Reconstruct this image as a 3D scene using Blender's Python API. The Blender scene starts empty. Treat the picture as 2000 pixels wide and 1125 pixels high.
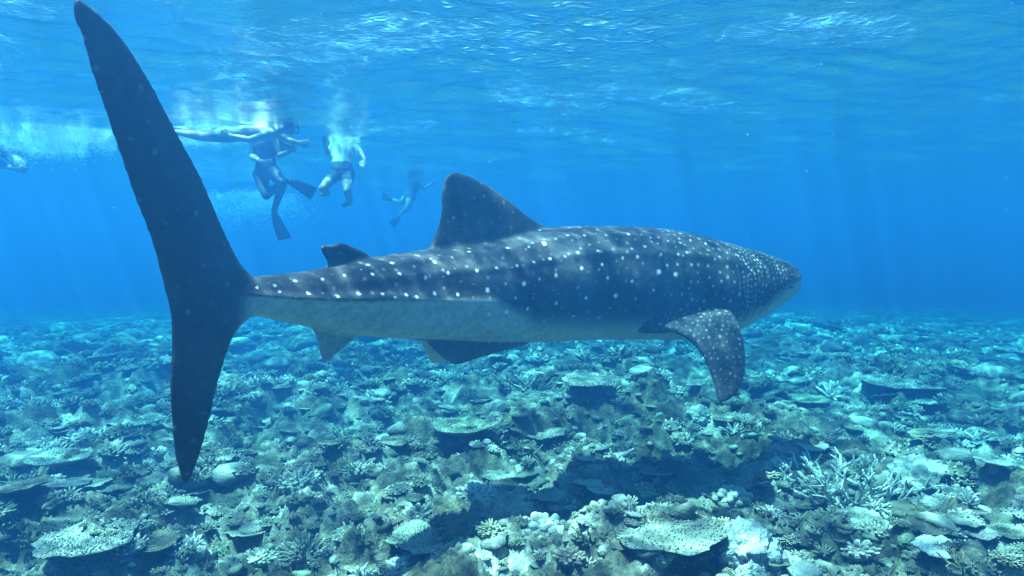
import bpy, bmesh, math, random
import numpy as np
from mathutils import Vector, Matrix
from mathutils.bvhtree import BVHTree
from mathutils.kdtree import KDTree

random.seed(7)
RNG = np.random.default_rng(11)
R = math.radians
scene = bpy.context.scene
col = scene.collection

# ------------------------------------------------------------------ camera
CAM_Z = 2.0            # metres above the mean reef
SURF_Z = 3.85          # mean water level
F_PX = 1303.0          # focal length for a 2000 px wide frame
PITCH = R(3.4)
cam_d = bpy.data.cameras.new('camera')
cam_d.sensor_width = 36.0
cam_d.lens = 36.0 * F_PX / 2000.0
cam_d.clip_start = 0.05
cam_d.clip_end = 600.0
cam = bpy.data.objects.new('camera', cam_d)
cam.location = (0, 0, CAM_Z)
cam.rotation_euler = (R(90) - PITCH, 0, 0)
col.objects.link(cam)
scene.camera = cam

# ------------------------------------------------------------------ sky, sun, exposure
SUN_EL, SUN_AZ = R(73), R(243)      # azimuth measured clockwise from +Y: where the sun stands
sun_vec = Vector((math.sin(SUN_AZ) * math.cos(SUN_EL), math.cos(SUN_AZ) * math.cos(SUN_EL), math.sin(SUN_EL)))
world = bpy.data.worlds.new('World')
scene.world = world
world.use_nodes = True
wn = world.node_tree
sky = wn.nodes.new('ShaderNodeTexSky')
sky.sky_type = 'NISHITA'
sky.sun_disc = False
sky.sun_elevation = SUN_EL
sky.sun_rotation = SUN_AZ
wbg = wn.nodes['Background']
wbg.inputs['Strength'].default_value = 0.12
wn.links.new(sky.outputs[0], wbg.inputs['Color'])
sun_l = bpy.data.lights.new('sun', 'SUN')
sun_l.energy = 5.0
sun_l.angle = R(0.5)
sun_l.color = (1.0, 0.96, 0.9)
sun = bpy.data.objects.new('sun', sun_l)
sun.rotation_euler = sun_vec.to_track_quat('Z', 'Y').to_euler()
sun.location = (0, 0, 30)
col.objects.link(sun)

scene.view_settings.view_transform = 'Standard'
scene.view_settings.look = 'None'
scene.view_settings.gamma = 1.0
scene.view_settings.use_curve_mapping = False
scene.view_settings.exposure = 2.1
scene.render.engine = 'CYCLES'
cy = scene.cycles
cy.use_denoising = True
cy.max_bounces = 4
cy.diffuse_bounces = 2
cy.glossy_bounces = 2
cy.transmission_bounces = 2
cy.transparent_max_bounces = 12
cy.volume_bounces = 0
cy.caustics_reflective = False
cy.caustics_refractive = False
cy.sample_clamp_indirect = 6.0

# ------------------------------------------------------------------ helpers
def P(x, y, Y):
    """point seen along photo coordinate (x, y) at world depth Y"""
    a = (x - 1000.0) / F_PX
    b = -(y - 562.5) / F_PX
    c, s = math.cos(PITCH), math.sin(PITCH)
    dy = c + b * s
    dz = -s + b * c
    t = Y / dy
    return Vector((a * t, Y, CAM_Z + dz * t))

def ray(x, y):
    return (P(x, y, 1.0) - Vector((0, 0, CAM_Z))).normalized()

def tag(o, label=None, cat=None, group=None, kind=None):
    if label: o['label'] = label
    if cat: o['category'] = cat
    if group: o['group'] = group
    if kind: o['kind'] = kind
    return o

def empty(name, loc=(0, 0, 0), rot=(0, 0, 0), scale=(1, 1, 1)):
    o = bpy.data.objects.new(name, None)
    o.empty_display_size = 0.05
    o.location = loc; o.rotation_euler = rot; o.scale = scale
    col.objects.link(o)
    return o

def np_mesh(name, V, F, smooth=True, colors=None):
    V = np.asarray(V, dtype=np.float32)
    F = np.asarray(F, dtype=np.int32)
    k = F.shape[1]
    me = bpy.data.meshes.new(name)
    me.vertices.add(len(V)); me.vertices.foreach_set('co', V.ravel())
    me.loops.add(F.size); me.loops.foreach_set('vertex_index', F.ravel())
    me.polygons.add(len(F))
    me.polygons.foreach_set('loop_start', np.arange(0, F.size, k, dtype=np.int32))
    me.polygons.foreach_set('loop_total', np.full(len(F), k, dtype=np.int32))
    me.polygons.foreach_set('use_smooth', np.full(len(F), smooth, dtype=bool))
    if colors is not None:
        a = me.color_attributes.new('tint', 'FLOAT_COLOR', 'POINT')
        c = np.ones((len(V), 4), dtype=np.float32); c[:, :3] = colors
        a.data.foreach_set('color', c.ravel())
    me.update(calc_edges=True)
    me.validate()
    return me

def link(name, me, mat=None, parent=None, loc=None):
    o = bpy.data.objects.new(name, me)
    if mat is not None and len(me.materials) == 0: me.materials.append(mat)
    if parent is not None: o.parent = parent
    if loc is not None: o.location = loc
    col.objects.link(o)
    return o

# vectorised gradient noise -------------------------------------------------
_perm = RNG.permutation(256).astype(np.int64)
_perm = np.concatenate([_perm, _perm, _perm])
_g3 = RNG.normal(size=(256, 3)); _g3 /= np.linalg.norm(_g3, axis=1)[:, None]

def noise3(p):
    p = np.asarray(p, dtype=np.float64)
    i = np.floor(p).astype(np.int64); f = p - i; i &= 255
    u = f * f * f * (f * (f * 6 - 15) + 10)
    out = 0
    for dx in (0, 1):
        wx = u[:, 0] if dx else 1 - u[:, 0]
        for dy in (0, 1):
            wy = u[:, 1] if dy else 1 - u[:, 1]
            for dz in (0, 1):
                wz = u[:, 2] if dz else 1 - u[:, 2]
                h = _perm[_perm[_perm[(i[:, 0] + dx) & 255] + ((i[:, 1] + dy) & 255)] + ((i[:, 2] + dz) & 255)]
                g = _g3[h]
                d = g[:, 0] * (f[:, 0] - dx) + g[:, 1] * (f[:, 1] - dy) + g[:, 2] * (f[:, 2] - dz)
                out = out + wx * wy * wz * d
    return out * 1.5

def noise2(x, y, z=0.0):
    x = np.asarray(x, dtype=np.float64).ravel(); y = np.asarray(y, dtype=np.float64).ravel()
    return noise3(np.stack([x, y, np.full_like(x, z)], 1))

def fbm2(x, y, z=0.0, octv=4, gain=0.5):
    a = 1.0; s = 0.0
    for k in range(octv):
        s = s + a * noise2(x * 2 ** k + 13.7 * k, y * 2 ** k - 7.1 * k, z + k * 3.3); a *= gain
    return s

def sstep(a, b, x):
    t = np.clip((x - a) / (b - a), 0, 1)
    return t * t * (3 - 2 * t)

# node helpers --------------------------------------------------------------
def new_mat(name):
    m = bpy.data.materials.new(name); m.use_nodes = True
    nt = m.node_tree
    return m, nt, nt.nodes['Principled BSDF'], nt.nodes['Material Output']

def nd(nt, typ, **kw):
    n = nt.nodes.new(typ)
    for k, v in kw.items():
        if hasattr(n, k): setattr(n, k, v)
        else: n.inputs[k].default_value = v
    return n

def ramp(nt, fac, stops):
    r = nt.nodes.new('ShaderNodeValToRGB')
    el = r.color_ramp.elements
    while len(el) < len(stops): el.new(0.5)
    for e, (p, c) in zip(el, stops):
        e.position = p; e.color = (*c, 1) if len(c) == 3 else c
    nt.links.new(fac, r.inputs[0])
    return r

def math_n(nt, op, a, b=None, c=None, clamp=False):
    n = nt.nodes.new('ShaderNodeMath'); n.operation = op; n.use_clamp = clamp
    for i, v in enumerate((a, b, c)):
        if v is None: continue
        if isinstance(v, (int, float)): n.inputs[i].default_value = v
        else: nt.links.new(v, n.inputs[i])
    return n.outputs[0]

def mixc(nt, fac, a, b, mode='MIX'):
    n = nt.nodes.new('ShaderNodeMix'); n.data_type = 'RGBA'; n.blend_type = mode
    for s, v in ((n.inputs[0], fac), (n.inputs[6], a), (n.inputs[7], b)):
        if isinstance(v, (int, float)): s.default_value = v
        elif isinstance(v, tuple): s.default_value = (*v, 1) if len(v) == 3 else v
        else: nt.links.new(v, s)
    return n.outputs[2]
# ================================================================== materials of the setting
def reef_material(name, use_tint, scale=1.0, gain=0.5):
    m, nt, bsdf, out = new_mat(name)
    geo = nd(nt, 'ShaderNodeNewGeometry')
    pos = geo.outputs['Position']
    n1 = nd(nt, 'ShaderNodeTexNoise', Scale=1.3 * scale, Detail=6.0, Roughness=0.6); nt.links.new(pos, n1.inputs['Vector'])
    n2 = nd(nt, 'ShaderNodeTexNoise', Scale=34.0 * scale, Detail=4.0, Roughness=0.65); nt.links.new(pos, n2.inputs['Vector'])
    v1 = nd(nt, 'ShaderNodeTexVoronoi', Scale=55.0 * scale); nt.links.new(pos, v1.inputs['Vector'])
    base = ramp(nt, n1.outputs['Fac'], [(0.36, (0.07 * gain, 0.062 * gain, 0.04 * gain)), (0.47, (0.20 * gain, 0.17 * gain, 0.115 * gain)),
                                        (0.54, (0.30 * gain, 0.265 * gain, 0.2 * gain)), (0.64, (0.7 * gain, 0.64 * gain, 0.54 * gain))]).outputs[0]
    fine = ramp(nt, n2.outputs['Fac'], [(0.34, (0.55, 0.56, 0.53)), (0.5, (0.95, 0.94, 0.92)), (0.64, (1.35, 1.33, 1.28))]).outputs[0]
    c = mixc(nt, 1.0, base, fine, 'MULTIPLY')
    if use_tint:
        at = nd(nt, 'ShaderNodeVertexColor', layer_name='tint')
        c = mixc(nt, 0.9, c, at.outputs[0])
        c = mixc(nt, 0.25, c, fine, 'MULTIPLY')
    nt.links.new(c, bsdf.inputs['Base Color'])
    bsdf.inputs['Roughness'].default_value = 0.85
    bsdf.inputs['Specular IOR Level'].default_value = 0.15
    b1 = nd(nt, 'ShaderNodeBump', Strength=0.9, Distance=0.02); nt.links.new(n2.outputs['Fac'], b1.inputs['Height'])
    b2 = nd(nt, 'ShaderNodeBump', Strength=0.6, Distance=0.008); nt.links.new(v1.outputs['Distance'], b2.inputs['Height'])
    nt.links.new(b1.outputs[0], b2.inputs['Normal']); nt.links.new(b2.outputs[0], bsdf.inputs['Normal'])
    return m

M = {}
M['seabed'] = reef_material('reef_rock', False, gain=0.5)
M['clump'] = reef_material('coral_growth', True, gain=0.6)

# ================================================================== seabed
def ground_h(x, y):
    x = np.asarray(x, dtype=np.float64).ravel(); y = np.asarray(y, dtype=np.float64).ravel()
    wx = x + 0.35 * noise2(x * 0.9, y * 0.9, 5.1); wy = y + 0.35 * noise2(x * 0.9, y * 0.9, 9.4)
    h = 0.30 * fbm2(wx * 0.36, wy * 0.36, 1.0, 3)
    ridg = 1 - np.abs(noise2(wx * 0.8, wy * 0.95, 2.2)) * 2
    h += 0.17 * ridg - 0.1
    t = fbm2(wx * 1.5, wy * 1.7, 4.0, 2) * 3.0
    h += 0.07 * (np.floor(t) + sstep(0.55, 1.0, t - np.floor(t)))       # small ledges
    # the higher rocky shelf close to the camera
    h += 0.22 * np.exp(-((x - 1.0) / 1.3) ** 2 - ((y - 3.9) / 0.75) ** 2)
    h += 0.15 * np.exp(-((x + 2.6) / 1.2) ** 2 - ((y - 4.3) / 0.9) ** 2)
    h *= sstep(22, 12, np.hypot(x, y)) * 0.8 + 0.2
    # the reef falls away gently into deeper water
    r = np.hypot(x, y)
    h -= np.minimum(0.0012 * np.clip(r - 8.0, 0, 22.0) ** 2 + 0.053 * np.maximum(r - 30.0, 0), 6.0)
    return h

def knobs(x, y, seed):
    """rounded bumps packed side by side"""
    ix = np.floor(x).astype(np.int64); iy = np.floor(y).astype(np.int64)
    best = np.full(x.shape, 9.0)
    for dx in (-1, 0, 1):
        for dy in (-1, 0, 1):
            cx_, cy_ = ix + dx, iy + dy
            h = _perm[_perm[(cx_ + seed * 17) & 255] + (cy_ & 255)]
            h2 = _perm[h + 37]; h3 = _perm[h2 + 11]
            d = ((x - cx_ - h / 255.0) ** 2 + (y - cy_ - h2 / 255.0) ** 2) / (0.35 + 0.65 * h3 / 255.0) ** 2
            best = np.minimum(best, d)
    return np.sqrt(np.clip(1 - best * 0.9, 0, 1)) 

def ground_fine(x, y, r):
    b = noise2(x * 2.6, y * 2.6, 7.7) * 0.065
    b += noise2(x * 6.5, y * 6.5, 3.7) * 0.03
    b += knobs(x * 3.6, y * 3.6, 3) * 0.10
    b += knobs(x * 9.5, y * 9.5, 5) * 0.06 * sstep(30, 14, r)
    b += knobs(x * 20.0, y * 20.0, 8) * 0.032 * sstep(16, 8, r)
    b += 0.03 * noise2(x * 31.0, y * 31.0, 2.9) * sstep(12, 6, r)
    return (b - 0.10) * (0.35 + 0.65 * sstep(24, 12, r))

def polar_grid(a0, n_in, n_out, r0, r1, nr, power=1.0):
    ang = np.concatenate([np.linspace(-a0, a0, n_in), np.linspace(a0, 2 * math.pi - a0, n_out + 2)[1:-1]])
    rr = np.concatenate([np.geomspace(r0, 2.6, 14)[:-1], np.geomspace(2.6, 30.0, nr)[:-1], np.geomspace(30.0, r1, 60)]); nr = len(rr)
    A, Rr = np.meshgrid(ang, rr)
    X = (Rr * np.sin(A)).ravel(); Y = (Rr * np.cos(A)).ravel()
    na = len(ang)
    i = np.arange(nr - 1)[:, None] * na; j = np.arange(na)[None, :]
    j2 = (j + 1) % na
    F = np.stack([i + j, i + j2, i + na + j2, i + na + j], -1).reshape(-1, 4)
    # close the middle
    return X, Y, Rr.ravel(), F, na

X, Y, RR, F, na = polar_grid(R(46), 520, 50, 1.2, 170.0, 440)
Z = ground_h(X, Y) + ground_fine(X, Y, RR)
V = np.stack([X, Y, Z], 1)
cen = len(V)
V = np.vstack([V, [[0, 0, float(Z[:na].mean())]]])
Fc = np.stack([np.full(na, cen), np.arange(na), (np.arange(na) + 1) % na, np.full(na, cen)], 1)
seabed_me = np_mesh('seabed', V, F)
seabed = link('seabed', seabed_me, M['seabed'])
tag(seabed, 'uneven reef bottom of pale coral rock and rubble', 'seabed', kind='structure')
bm = bmesh.new(); bm.from_mesh(seabed_me)
bm.verts.ensure_lookup_table()
inner = [bm.verts[i] for i in range(na)]
bm.faces.new(inner[::-1]).smooth = True
bm.to_mesh(seabed_me); bm.free()

def floor_z(x, y):
    x = np.atleast_1d(np.asarray(x, float)); y = np.atleast_1d(np.asarray(y, float))
    return ground_h(x, y) + ground_fine(x, y, np.hypot(x, y))

def floor_at(px, py):
    """where the line of sight through a photo coordinate meets the reef"""
    d = ray(px, py); o = Vector((0, 0, CAM_Z))
    ts = np.geomspace(2.5, 60, 500)
    pts = np.array(o)[None, :] + ts[:, None] * np.array(d)[None, :]
    gz = ground_h(pts[:, 0], pts[:, 1]) - 0.04
    k = np.argmax(pts[:, 2] < gz)
    if pts[k, 2] >= gz[k]: return None
    return Vector((pts[k, 0], pts[k, 1], gz[k]))

# ================================================================== water surface
def surf_h(x, y, r):
    h = np.zeros_like(x)
    rg = random.Random(3)
    for lam, amp, n in ((4.6, 0.060, 3), (2.1, 0.031, 4), (1.0, 0.018, 5), (0.48, 0.0075, 6)):
        fade = sstep(lam * 60, lam * 22, r)
        for k in range(n):
            th = R(-62) + rg.gauss(0, 0.55)
            l = lam * rg.uniform(0.75, 1.3); ph = rg.uniform(0, 6.28)
            q = (x * math.cos(th) + y * math.sin(th)) * 2 * math.pi / l + ph
            s = np.sin(q + 0.8 * noise2(x / lam * 0.5, y / lam * 0.5, lam * 7 + k))
            h += fade * amp * (1 - 2 * np.abs(s) ** 1.0 * 0.5 - 0.5) * (0.6 + 0.8 * noise2(x / lam * 0.22, y / lam * 0.22, k + lam))
    return h

X, Y, RR, F, na = polar_grid(R(47), 330, 50, 1.5, 170.0, 200)
Zs = SURF_Z + surf_h(X, Y, RR)
V = np.stack([X, Y, Zs], 1)
water_me = np_mesh('water_surface', V, F)
bm = bmesh.new(); bm.from_mesh(water_me); bm.verts.ensure_lookup_table()
bm.faces.new([bm.verts[i] for i in range(na)][::-1]).smooth = True
bm.to_mesh(water_me); bm.free()

m, nt, bsdf, out = new_mat('water_surface')
nt.nodes.remove(bsdf)
geo = nd(nt, 'ShaderNodeNewGeometry'); pos = geo.outputs['Position']
# ripples
mp = nd(nt, 'ShaderNodeMapping'); mp.inputs['Scale'].default_value = (0.95, 1.45, 1.0); mp.inputs['Rotation'].default_value = (0, 0, R(24))
nt.links.new(pos, mp.inputs['Vector'])
r1 = nd(nt, 'ShaderNodeTexNoise', Scale=3.6, Detail=4.0, Roughness=0.55, Distortion=0.6); nt.links.new(mp.outputs[0], r1.inputs['Vector'])
r2 = nd(nt, 'ShaderNodeTexNoise', Scale=20.0, Detail=3.0, Roughness=0.6, Distortion=0.4); nt.links.new(mp.outputs[0], r2.inputs['Vector'])
pm = nd(nt, 'ShaderNodeTexNoise', Scale=0.55, Detail=2.0); nt.links.new(pos, pm.inputs['Vector'])
patch = math_n(nt, 'MULTIPLY', math_n(nt, 'SUBTRACT', pm.outputs['Fac'], 0.52, clamp=True), 9.0, clamp=True)   # gusts roughen the water in patches
h2 = math_n(nt, 'MULTIPLY', r2.outputs['Fac'], math_n(nt, 'ADD', math_n(nt, 'MULTIPLY', patch, 2.5), 1.0))
b1 = nd(nt, 'ShaderNodeBump', Strength=1.0, Distance=0.022); nt.links.new(r1.outputs['Fac'], b1.inputs['Height'])
b2 = nd(nt, 'ShaderNodeBump', Strength=1.0, Distance=0.009); nt.links.new(h2, b2.inputs['Height'])
nt.links.new(b1.outputs[0], b2.inputs['Normal'])
# a patch of broken, choppy water that lets the sky glint through
dv = nd(nt, 'ShaderNodeVectorMath', operation='SUBTRACT'); nt.links.new(pos, dv.inputs[0]); dv.inputs[1].default_value = (0.15, 5.8, SURF_Z)
dl = nd(nt, 'ShaderNodeVectorMath', operation='LENGTH'); nt.links.new(dv.outputs[0], dl.inputs[0])
chop = math_n(nt, 'POWER', math_n(nt, 'SUBTRACT', 1.0, math_n(nt, 'MULTIPLY', dl.outputs['Value'], 0.6), clamp=True), 0.7)
r3 = nd(nt, 'ShaderNodeTexNoise', Scale=5.5, Detail=3.0, Roughness=0.6, Distortion=1.2); r3.noise_type = 'RIDGED_MULTIFRACTAL'; nt.links.new(mp.outputs[0], r3.inputs['Vector'])
b3 = nd(nt, 'ShaderNodeBump', Strength=1.0, Distance=0.05); nt.links.new(math_n(nt, 'MULTIPLY', r3.outputs['Fac'], chop), b3.inputs['Height'])
nt.links.new(b2.outputs[0], b3.inputs['Normal']); b2 = b3
fr = nd(nt, 'ShaderNodeFresnel', IOR=1.333); nt.links.new(b2.outputs[0], fr.inputs['Normal'])
# caustic net painted into the transparent colour, standing in for sunlight focused by ripples
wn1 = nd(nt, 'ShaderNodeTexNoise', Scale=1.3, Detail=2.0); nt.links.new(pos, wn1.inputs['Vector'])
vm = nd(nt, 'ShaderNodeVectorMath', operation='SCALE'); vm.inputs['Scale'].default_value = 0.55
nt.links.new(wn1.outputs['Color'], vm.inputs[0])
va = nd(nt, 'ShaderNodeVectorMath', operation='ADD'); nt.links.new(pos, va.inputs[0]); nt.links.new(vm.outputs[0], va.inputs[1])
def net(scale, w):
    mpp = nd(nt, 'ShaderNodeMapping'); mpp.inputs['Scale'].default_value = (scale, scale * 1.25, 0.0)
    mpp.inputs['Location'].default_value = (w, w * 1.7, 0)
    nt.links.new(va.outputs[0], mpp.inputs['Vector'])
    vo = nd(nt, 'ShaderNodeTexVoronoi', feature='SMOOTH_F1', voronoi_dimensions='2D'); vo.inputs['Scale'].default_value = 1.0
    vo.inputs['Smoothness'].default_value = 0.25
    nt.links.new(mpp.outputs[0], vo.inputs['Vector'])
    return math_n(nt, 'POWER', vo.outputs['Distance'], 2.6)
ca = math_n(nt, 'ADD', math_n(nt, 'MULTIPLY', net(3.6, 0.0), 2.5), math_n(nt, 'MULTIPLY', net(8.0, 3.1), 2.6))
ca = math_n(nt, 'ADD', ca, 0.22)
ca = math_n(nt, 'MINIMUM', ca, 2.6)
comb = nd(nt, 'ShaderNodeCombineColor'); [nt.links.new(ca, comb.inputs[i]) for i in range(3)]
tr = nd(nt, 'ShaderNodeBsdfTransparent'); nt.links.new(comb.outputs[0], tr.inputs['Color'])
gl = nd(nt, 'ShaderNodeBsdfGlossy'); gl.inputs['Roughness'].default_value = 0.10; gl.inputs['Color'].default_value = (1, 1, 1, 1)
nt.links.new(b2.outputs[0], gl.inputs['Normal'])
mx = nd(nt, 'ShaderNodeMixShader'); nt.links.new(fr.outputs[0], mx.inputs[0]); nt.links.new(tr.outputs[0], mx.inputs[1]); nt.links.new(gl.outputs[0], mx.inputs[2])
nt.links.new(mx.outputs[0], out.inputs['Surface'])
M['water'] = m
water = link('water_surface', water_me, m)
tag(water, 'rippled underside of the sea surface with bright glints', 'water', kind='structure')

# ================================================================== haze: the body of sea water
def box_mesh(name, x0, x1, y0, y1, z0, z1):
    V = [(x, y, z) for z in (z0, z1) for y in (y0, y1) for x in (x0, x1)]
    F = [(0, 2, 3, 1), (4, 5, 7, 6), (0, 1, 5, 4), (2, 6, 7, 3), (0, 4, 6, 2), (1, 3, 7, 5)]
    return np_mesh(name, V, F, smooth=False)
m, nt, bsdf, out = new_mat('sea_water')
nt.nodes.remove(bsdf)
pv = nd(nt, 'ShaderNodeVolumePrincipled')
WATER_DENS = 0.435
pv.inputs['Density'].default_value = WATER_DENS
pv.inputs['Color'].default_value = (0.0085, 0.050, 0.15, 1)
pv.inputs['Absorption Color'].default_value = (0.29, 0.77, 0.952, 1)
pv.inputs['Anisotropy'].default_value = 0.42
nt.links.new(pv.outputs[0], out.inputs['Volume'])
haze = link('haze', box_mesh('haze', -175, 175, -175, 175, -9.0, SURF_Z + 0.6), m)
tag(haze, 'clear blue sea water fading distant things', 'water', kind='stuff')
# ================================================================== whale shark
def tube_between(a, ra, b, rb, n=14, caps=3):
    """closed round-ended taper from a to b"""
    a = np.array(a, float); b = np.array(b, float)
    d = b - a; L = np.linalg.norm(d)
    if L < 1e-6: d = np.array([0, 0, 1.0]); L = 1e-6
    d /= L
    u = np.cross(d, [0, 0, 1.0]) if abs(d[2]) < 0.9 else np.cross(d, [1.0, 0, 0])
    u /= np.linalg.norm(u); w = np.cross(d, u)
    rings = []
    for k in range(caps):
        t = (k + 0.5) / caps * math.pi / 2
        rings.append((a - d * ra * math.cos(t), ra * math.sin(t)))
    rings.append((a, ra)); rings.append((b, rb))
    for k in range(caps):
        t = (k + 0.5) / caps * math.pi / 2
        rings.append((b + d * rb * math.sin(t), rb * math.cos(t)))
    th = np.arange(n) / n * 2 * math.pi
    V = np.concatenate([c[None] + r * (np.cos(th)[:, None] * u + np.sin(th)[:, None] * w) for c, r in rings])
    nr = len(rings)
    F = []
    for i in range(nr - 1):
        for j in range(n):
            k = (j + 1) % n
            F += [(i * n + j, i * n + k, (i + 1) * n + k), (i * n + j, (i + 1) * n + k, (i + 1) * n + j)]
    V = np.vstack([V, (a - d * ra)[None], (b + d * rb)[None]])
    for j in range(n):
        k = (j + 1) % n
        F.append((nr * n, k, j)); F.append((nr * n + 1, (nr - 1) * n + j, (nr - 1) * n + k))
    return V, np.array(F)

def merge(parts):
    Vs, Fs, o = [], [], 0
    for V, F in parts:
        Vs.append(np.asarray(V, float)); Fs.append(np.asarray(F) + o); o += len(V)
    return np.vstack(Vs), np.vstack(Fs)

def remeshed(V, F, voxel, smooth_it=4, fac=0.5):
    me = np_mesh('tmp', V, F)
    o = bpy.data.objects.new('tmp', me); col.objects.link(o)
    md = o.modifiers.new('r', 'REMESH'); md.mode = 'VOXEL'; md.voxel_size = voxel; md.use_smooth_shade = True
    if smooth_it:
        ms = o.modifiers.new('s', 'SMOOTH'); ms.factor = fac; ms.iterations = smooth_it
    dg = bpy.context.evaluated_depsgraph_get(); dg.update()
    out = bpy.data.meshes.new_from_object(o.evaluated_get(dg))
    bpy.data.objects.remove(o); bpy.data.meshes.remove(me)
    out.polygons.foreach_set('use_smooth', np.ones(len(out.polygons), bool))
    return out

def co_of(me):
    a = np.empty(len(me.vertices) * 3, np.float32); me.vertices.foreach_get('co', a)
    return a.reshape(-1, 3).astype(float)

# stations along the body: photo column, back line, belly line, depth, width/height
ST = np.array([
    (430, 551, 602, 3.05, 0.55), (480, 541, 613, 3.20, 0.85), (540, 536, 626, 3.35, 0.95), (600, 530, 639, 3.50, 0.92), (650, 521, 648, 3.645, 0.88),
    (700, 509, 655, 3.80, 0.84), (750, 499, 660, 3.96, 0.82), (800, 492, 663, 4.12, 0.82), (850, 486, 666, 4.285, 0.84),
    (900, 480, 668, 4.45, 0.86), (950, 472, 669, 4.615, 0.88), (1000, 460, 669, 4.78, 0.90), (1060, 445, 667, 4.965, 0.92),
    (1120, 441, 664, 5.13, 0.94), (1200, 442, 662, 5.33, 0.97), (1260, 444, 662, 5.465, 1.0), (1320, 451, 663, 5.59, 1.03),
    (1370, 463, 661, 5.69, 1.06), (1405, 473, 652, 5.757, 1.08), (1440, 482, 637, 5.82, 1.12), (1470, 490, 621, 5.868, 1.18),
    (1495, 498, 606, 5.91, 1.25), (1515, 505, 594, 5.94, 1.32), (1528, 511, 585, 5.96, 1.36)])
tops = np.array([P(a[0], a[1], a[3]) for a in ST]); bots = np.array([P(a[0], a[2], a[3]) for a in ST])
cen = (tops + bots) / 2
hh = (tops[:, 2] - bots[:, 2]) / 2
ww = hh * ST[:, 4]
seg = np.r_[0, np.cumsum(np.linalg.norm(np.diff(cen, axis=0), axis=1))]
NS = 260
sq = np.linspace(0, seg[-1], NS)
def smooth_interp(v):
    a = np.interp(sq, seg, v)
    k = np.array([1, 4, 6, 4, 1.0]); k /= k.sum()
    for _ in range(14):
        p = np.r_[2 * a[0] - a[2], 2 * a[0] - a[1], a, 2 * a[-1] - a[-2], 2 * a[-1] - a[-3]]
        a = np.convolve(p, k, 'valid')
    return a
Cx, Cy, Cz = (smooth_interp(cen[:, i]) for i in range(3))
Hh, Ww = smooth_interp(hh), smooth_interp(ww)
PX = smooth_interp(ST[:, 0])                       # photo column along the body, used to look up markings
tx, ty = np.gradient(Cx), np.gradient(Cy)
tl = np.hypot(tx, ty); tx /= tl; ty /= tl
sx, sy = ty, -tx                                    # towards the viewer's side
NP_ = 140
ph = np.arange(NP_) / NP_ * 2 * math.pi             # 0 = near flank, pi/2 = back
def g(a, w): return np.exp(-(((a + math.pi) % (2 * math.pi) - math.pi) / w) ** 2)
body_V = []
for i in range(NS):
    c, s = np.cos(ph), np.sin(ph)
    e = 0.92
    lx = np.sign(c) * np.abs(c) ** e * Ww[i]; lz = np.sign(s) * np.abs(s) ** e * Hh[i]
    k = np.ones(NP_)
    tailish = float(sstep(1000, 640, np.array(PX[i])))
    for side in (0.0, math.pi):
        sg = 1 if side == 0.0 else -1
        keel = side + sg * (0.02 - 0.18 * (1 - tailish))
        k += (0.02 + 0.22 * tailish) * g(ph - keel, 0.12) * float(sstep(1260, 900, np.array(PX[i])))
        body_fade = float(sstep(1420, 1330, np.array(PX[i])) * sstep(500, 760, np.array(PX[i])))
        k += 0.036 * body_fade * g(ph - (side + sg * 0.52), 0.08)
        k += 0.036 * body_fade * g(ph - (side + sg * 0.95), 0.08)
    body_V.append(np.stack([Cx[i] + sx[i] * lx * k, Cy[i] + sy[i] * lx * k, Cz[i] + lz * k], 1))
# round the snout off
last = body_V[-1]; c_last = last.mean(0)
fw = np.array([tx[-1], ty[-1], -0.05])
for q in (0.35, 0.62, 0.82, 0.94):
    body_V.append(c_last + (last - c_last) * math.sqrt(1 - q * q) + fw * 0.085 * q)
body_V = np.vstack(body_V)
nring = len(body_V) // NP_
BF = []
i = np.arange(nring - 1)[:, None] * NP_; j = np.arange(NP_)[None]; j2 = (j + 1) % NP_
q1 = np.stack([i + j, i + NP_ + j, i + NP_ + j2], -1).reshape(-1, 3); q2 = np.stack([i + j, i + NP_ + j2, i + j2], -1).reshape(-1, 3)
cap0 = len(body_V); body_V = np.vstack([body_V, body_V[:NP_].mean(0)[None], body_V[-NP_:].mean(0)[None]])
jj = np.arange(NP_); jk = (jj + 1) % NP_
c0 = np.stack([np.full(NP_, cap0), jj, jk], 1); c1 = np.stack([np.full(NP_, cap0 + 1), (nring - 1) * NP_ + jk, (nring - 1) * NP_ + jj], 1)
body_F = np.vstack([q1, q2, c0, c1])
body_bvh = BVHTree.FromPolygons([tuple(v) for v in body_V], [tuple(int(k) for k in f) for f in body_F])

def resample(pts, n):
    pts = np.array(pts, float)
    d = np.r_[0, np.cumsum(np.linalg.norm(np.diff(pts, axis=0), axis=1))]
    q = np.linspace(0, d[-1], n)
    a = np.stack([np.interp(q, d, pts[:, k]) for k in range(3)], 1)
    for _ in range(2):
        a[1:-1] = 0.25 * a[:-2] + 0.5 * a[1:-1] + 0.25 * a[2:]
    return a

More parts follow.
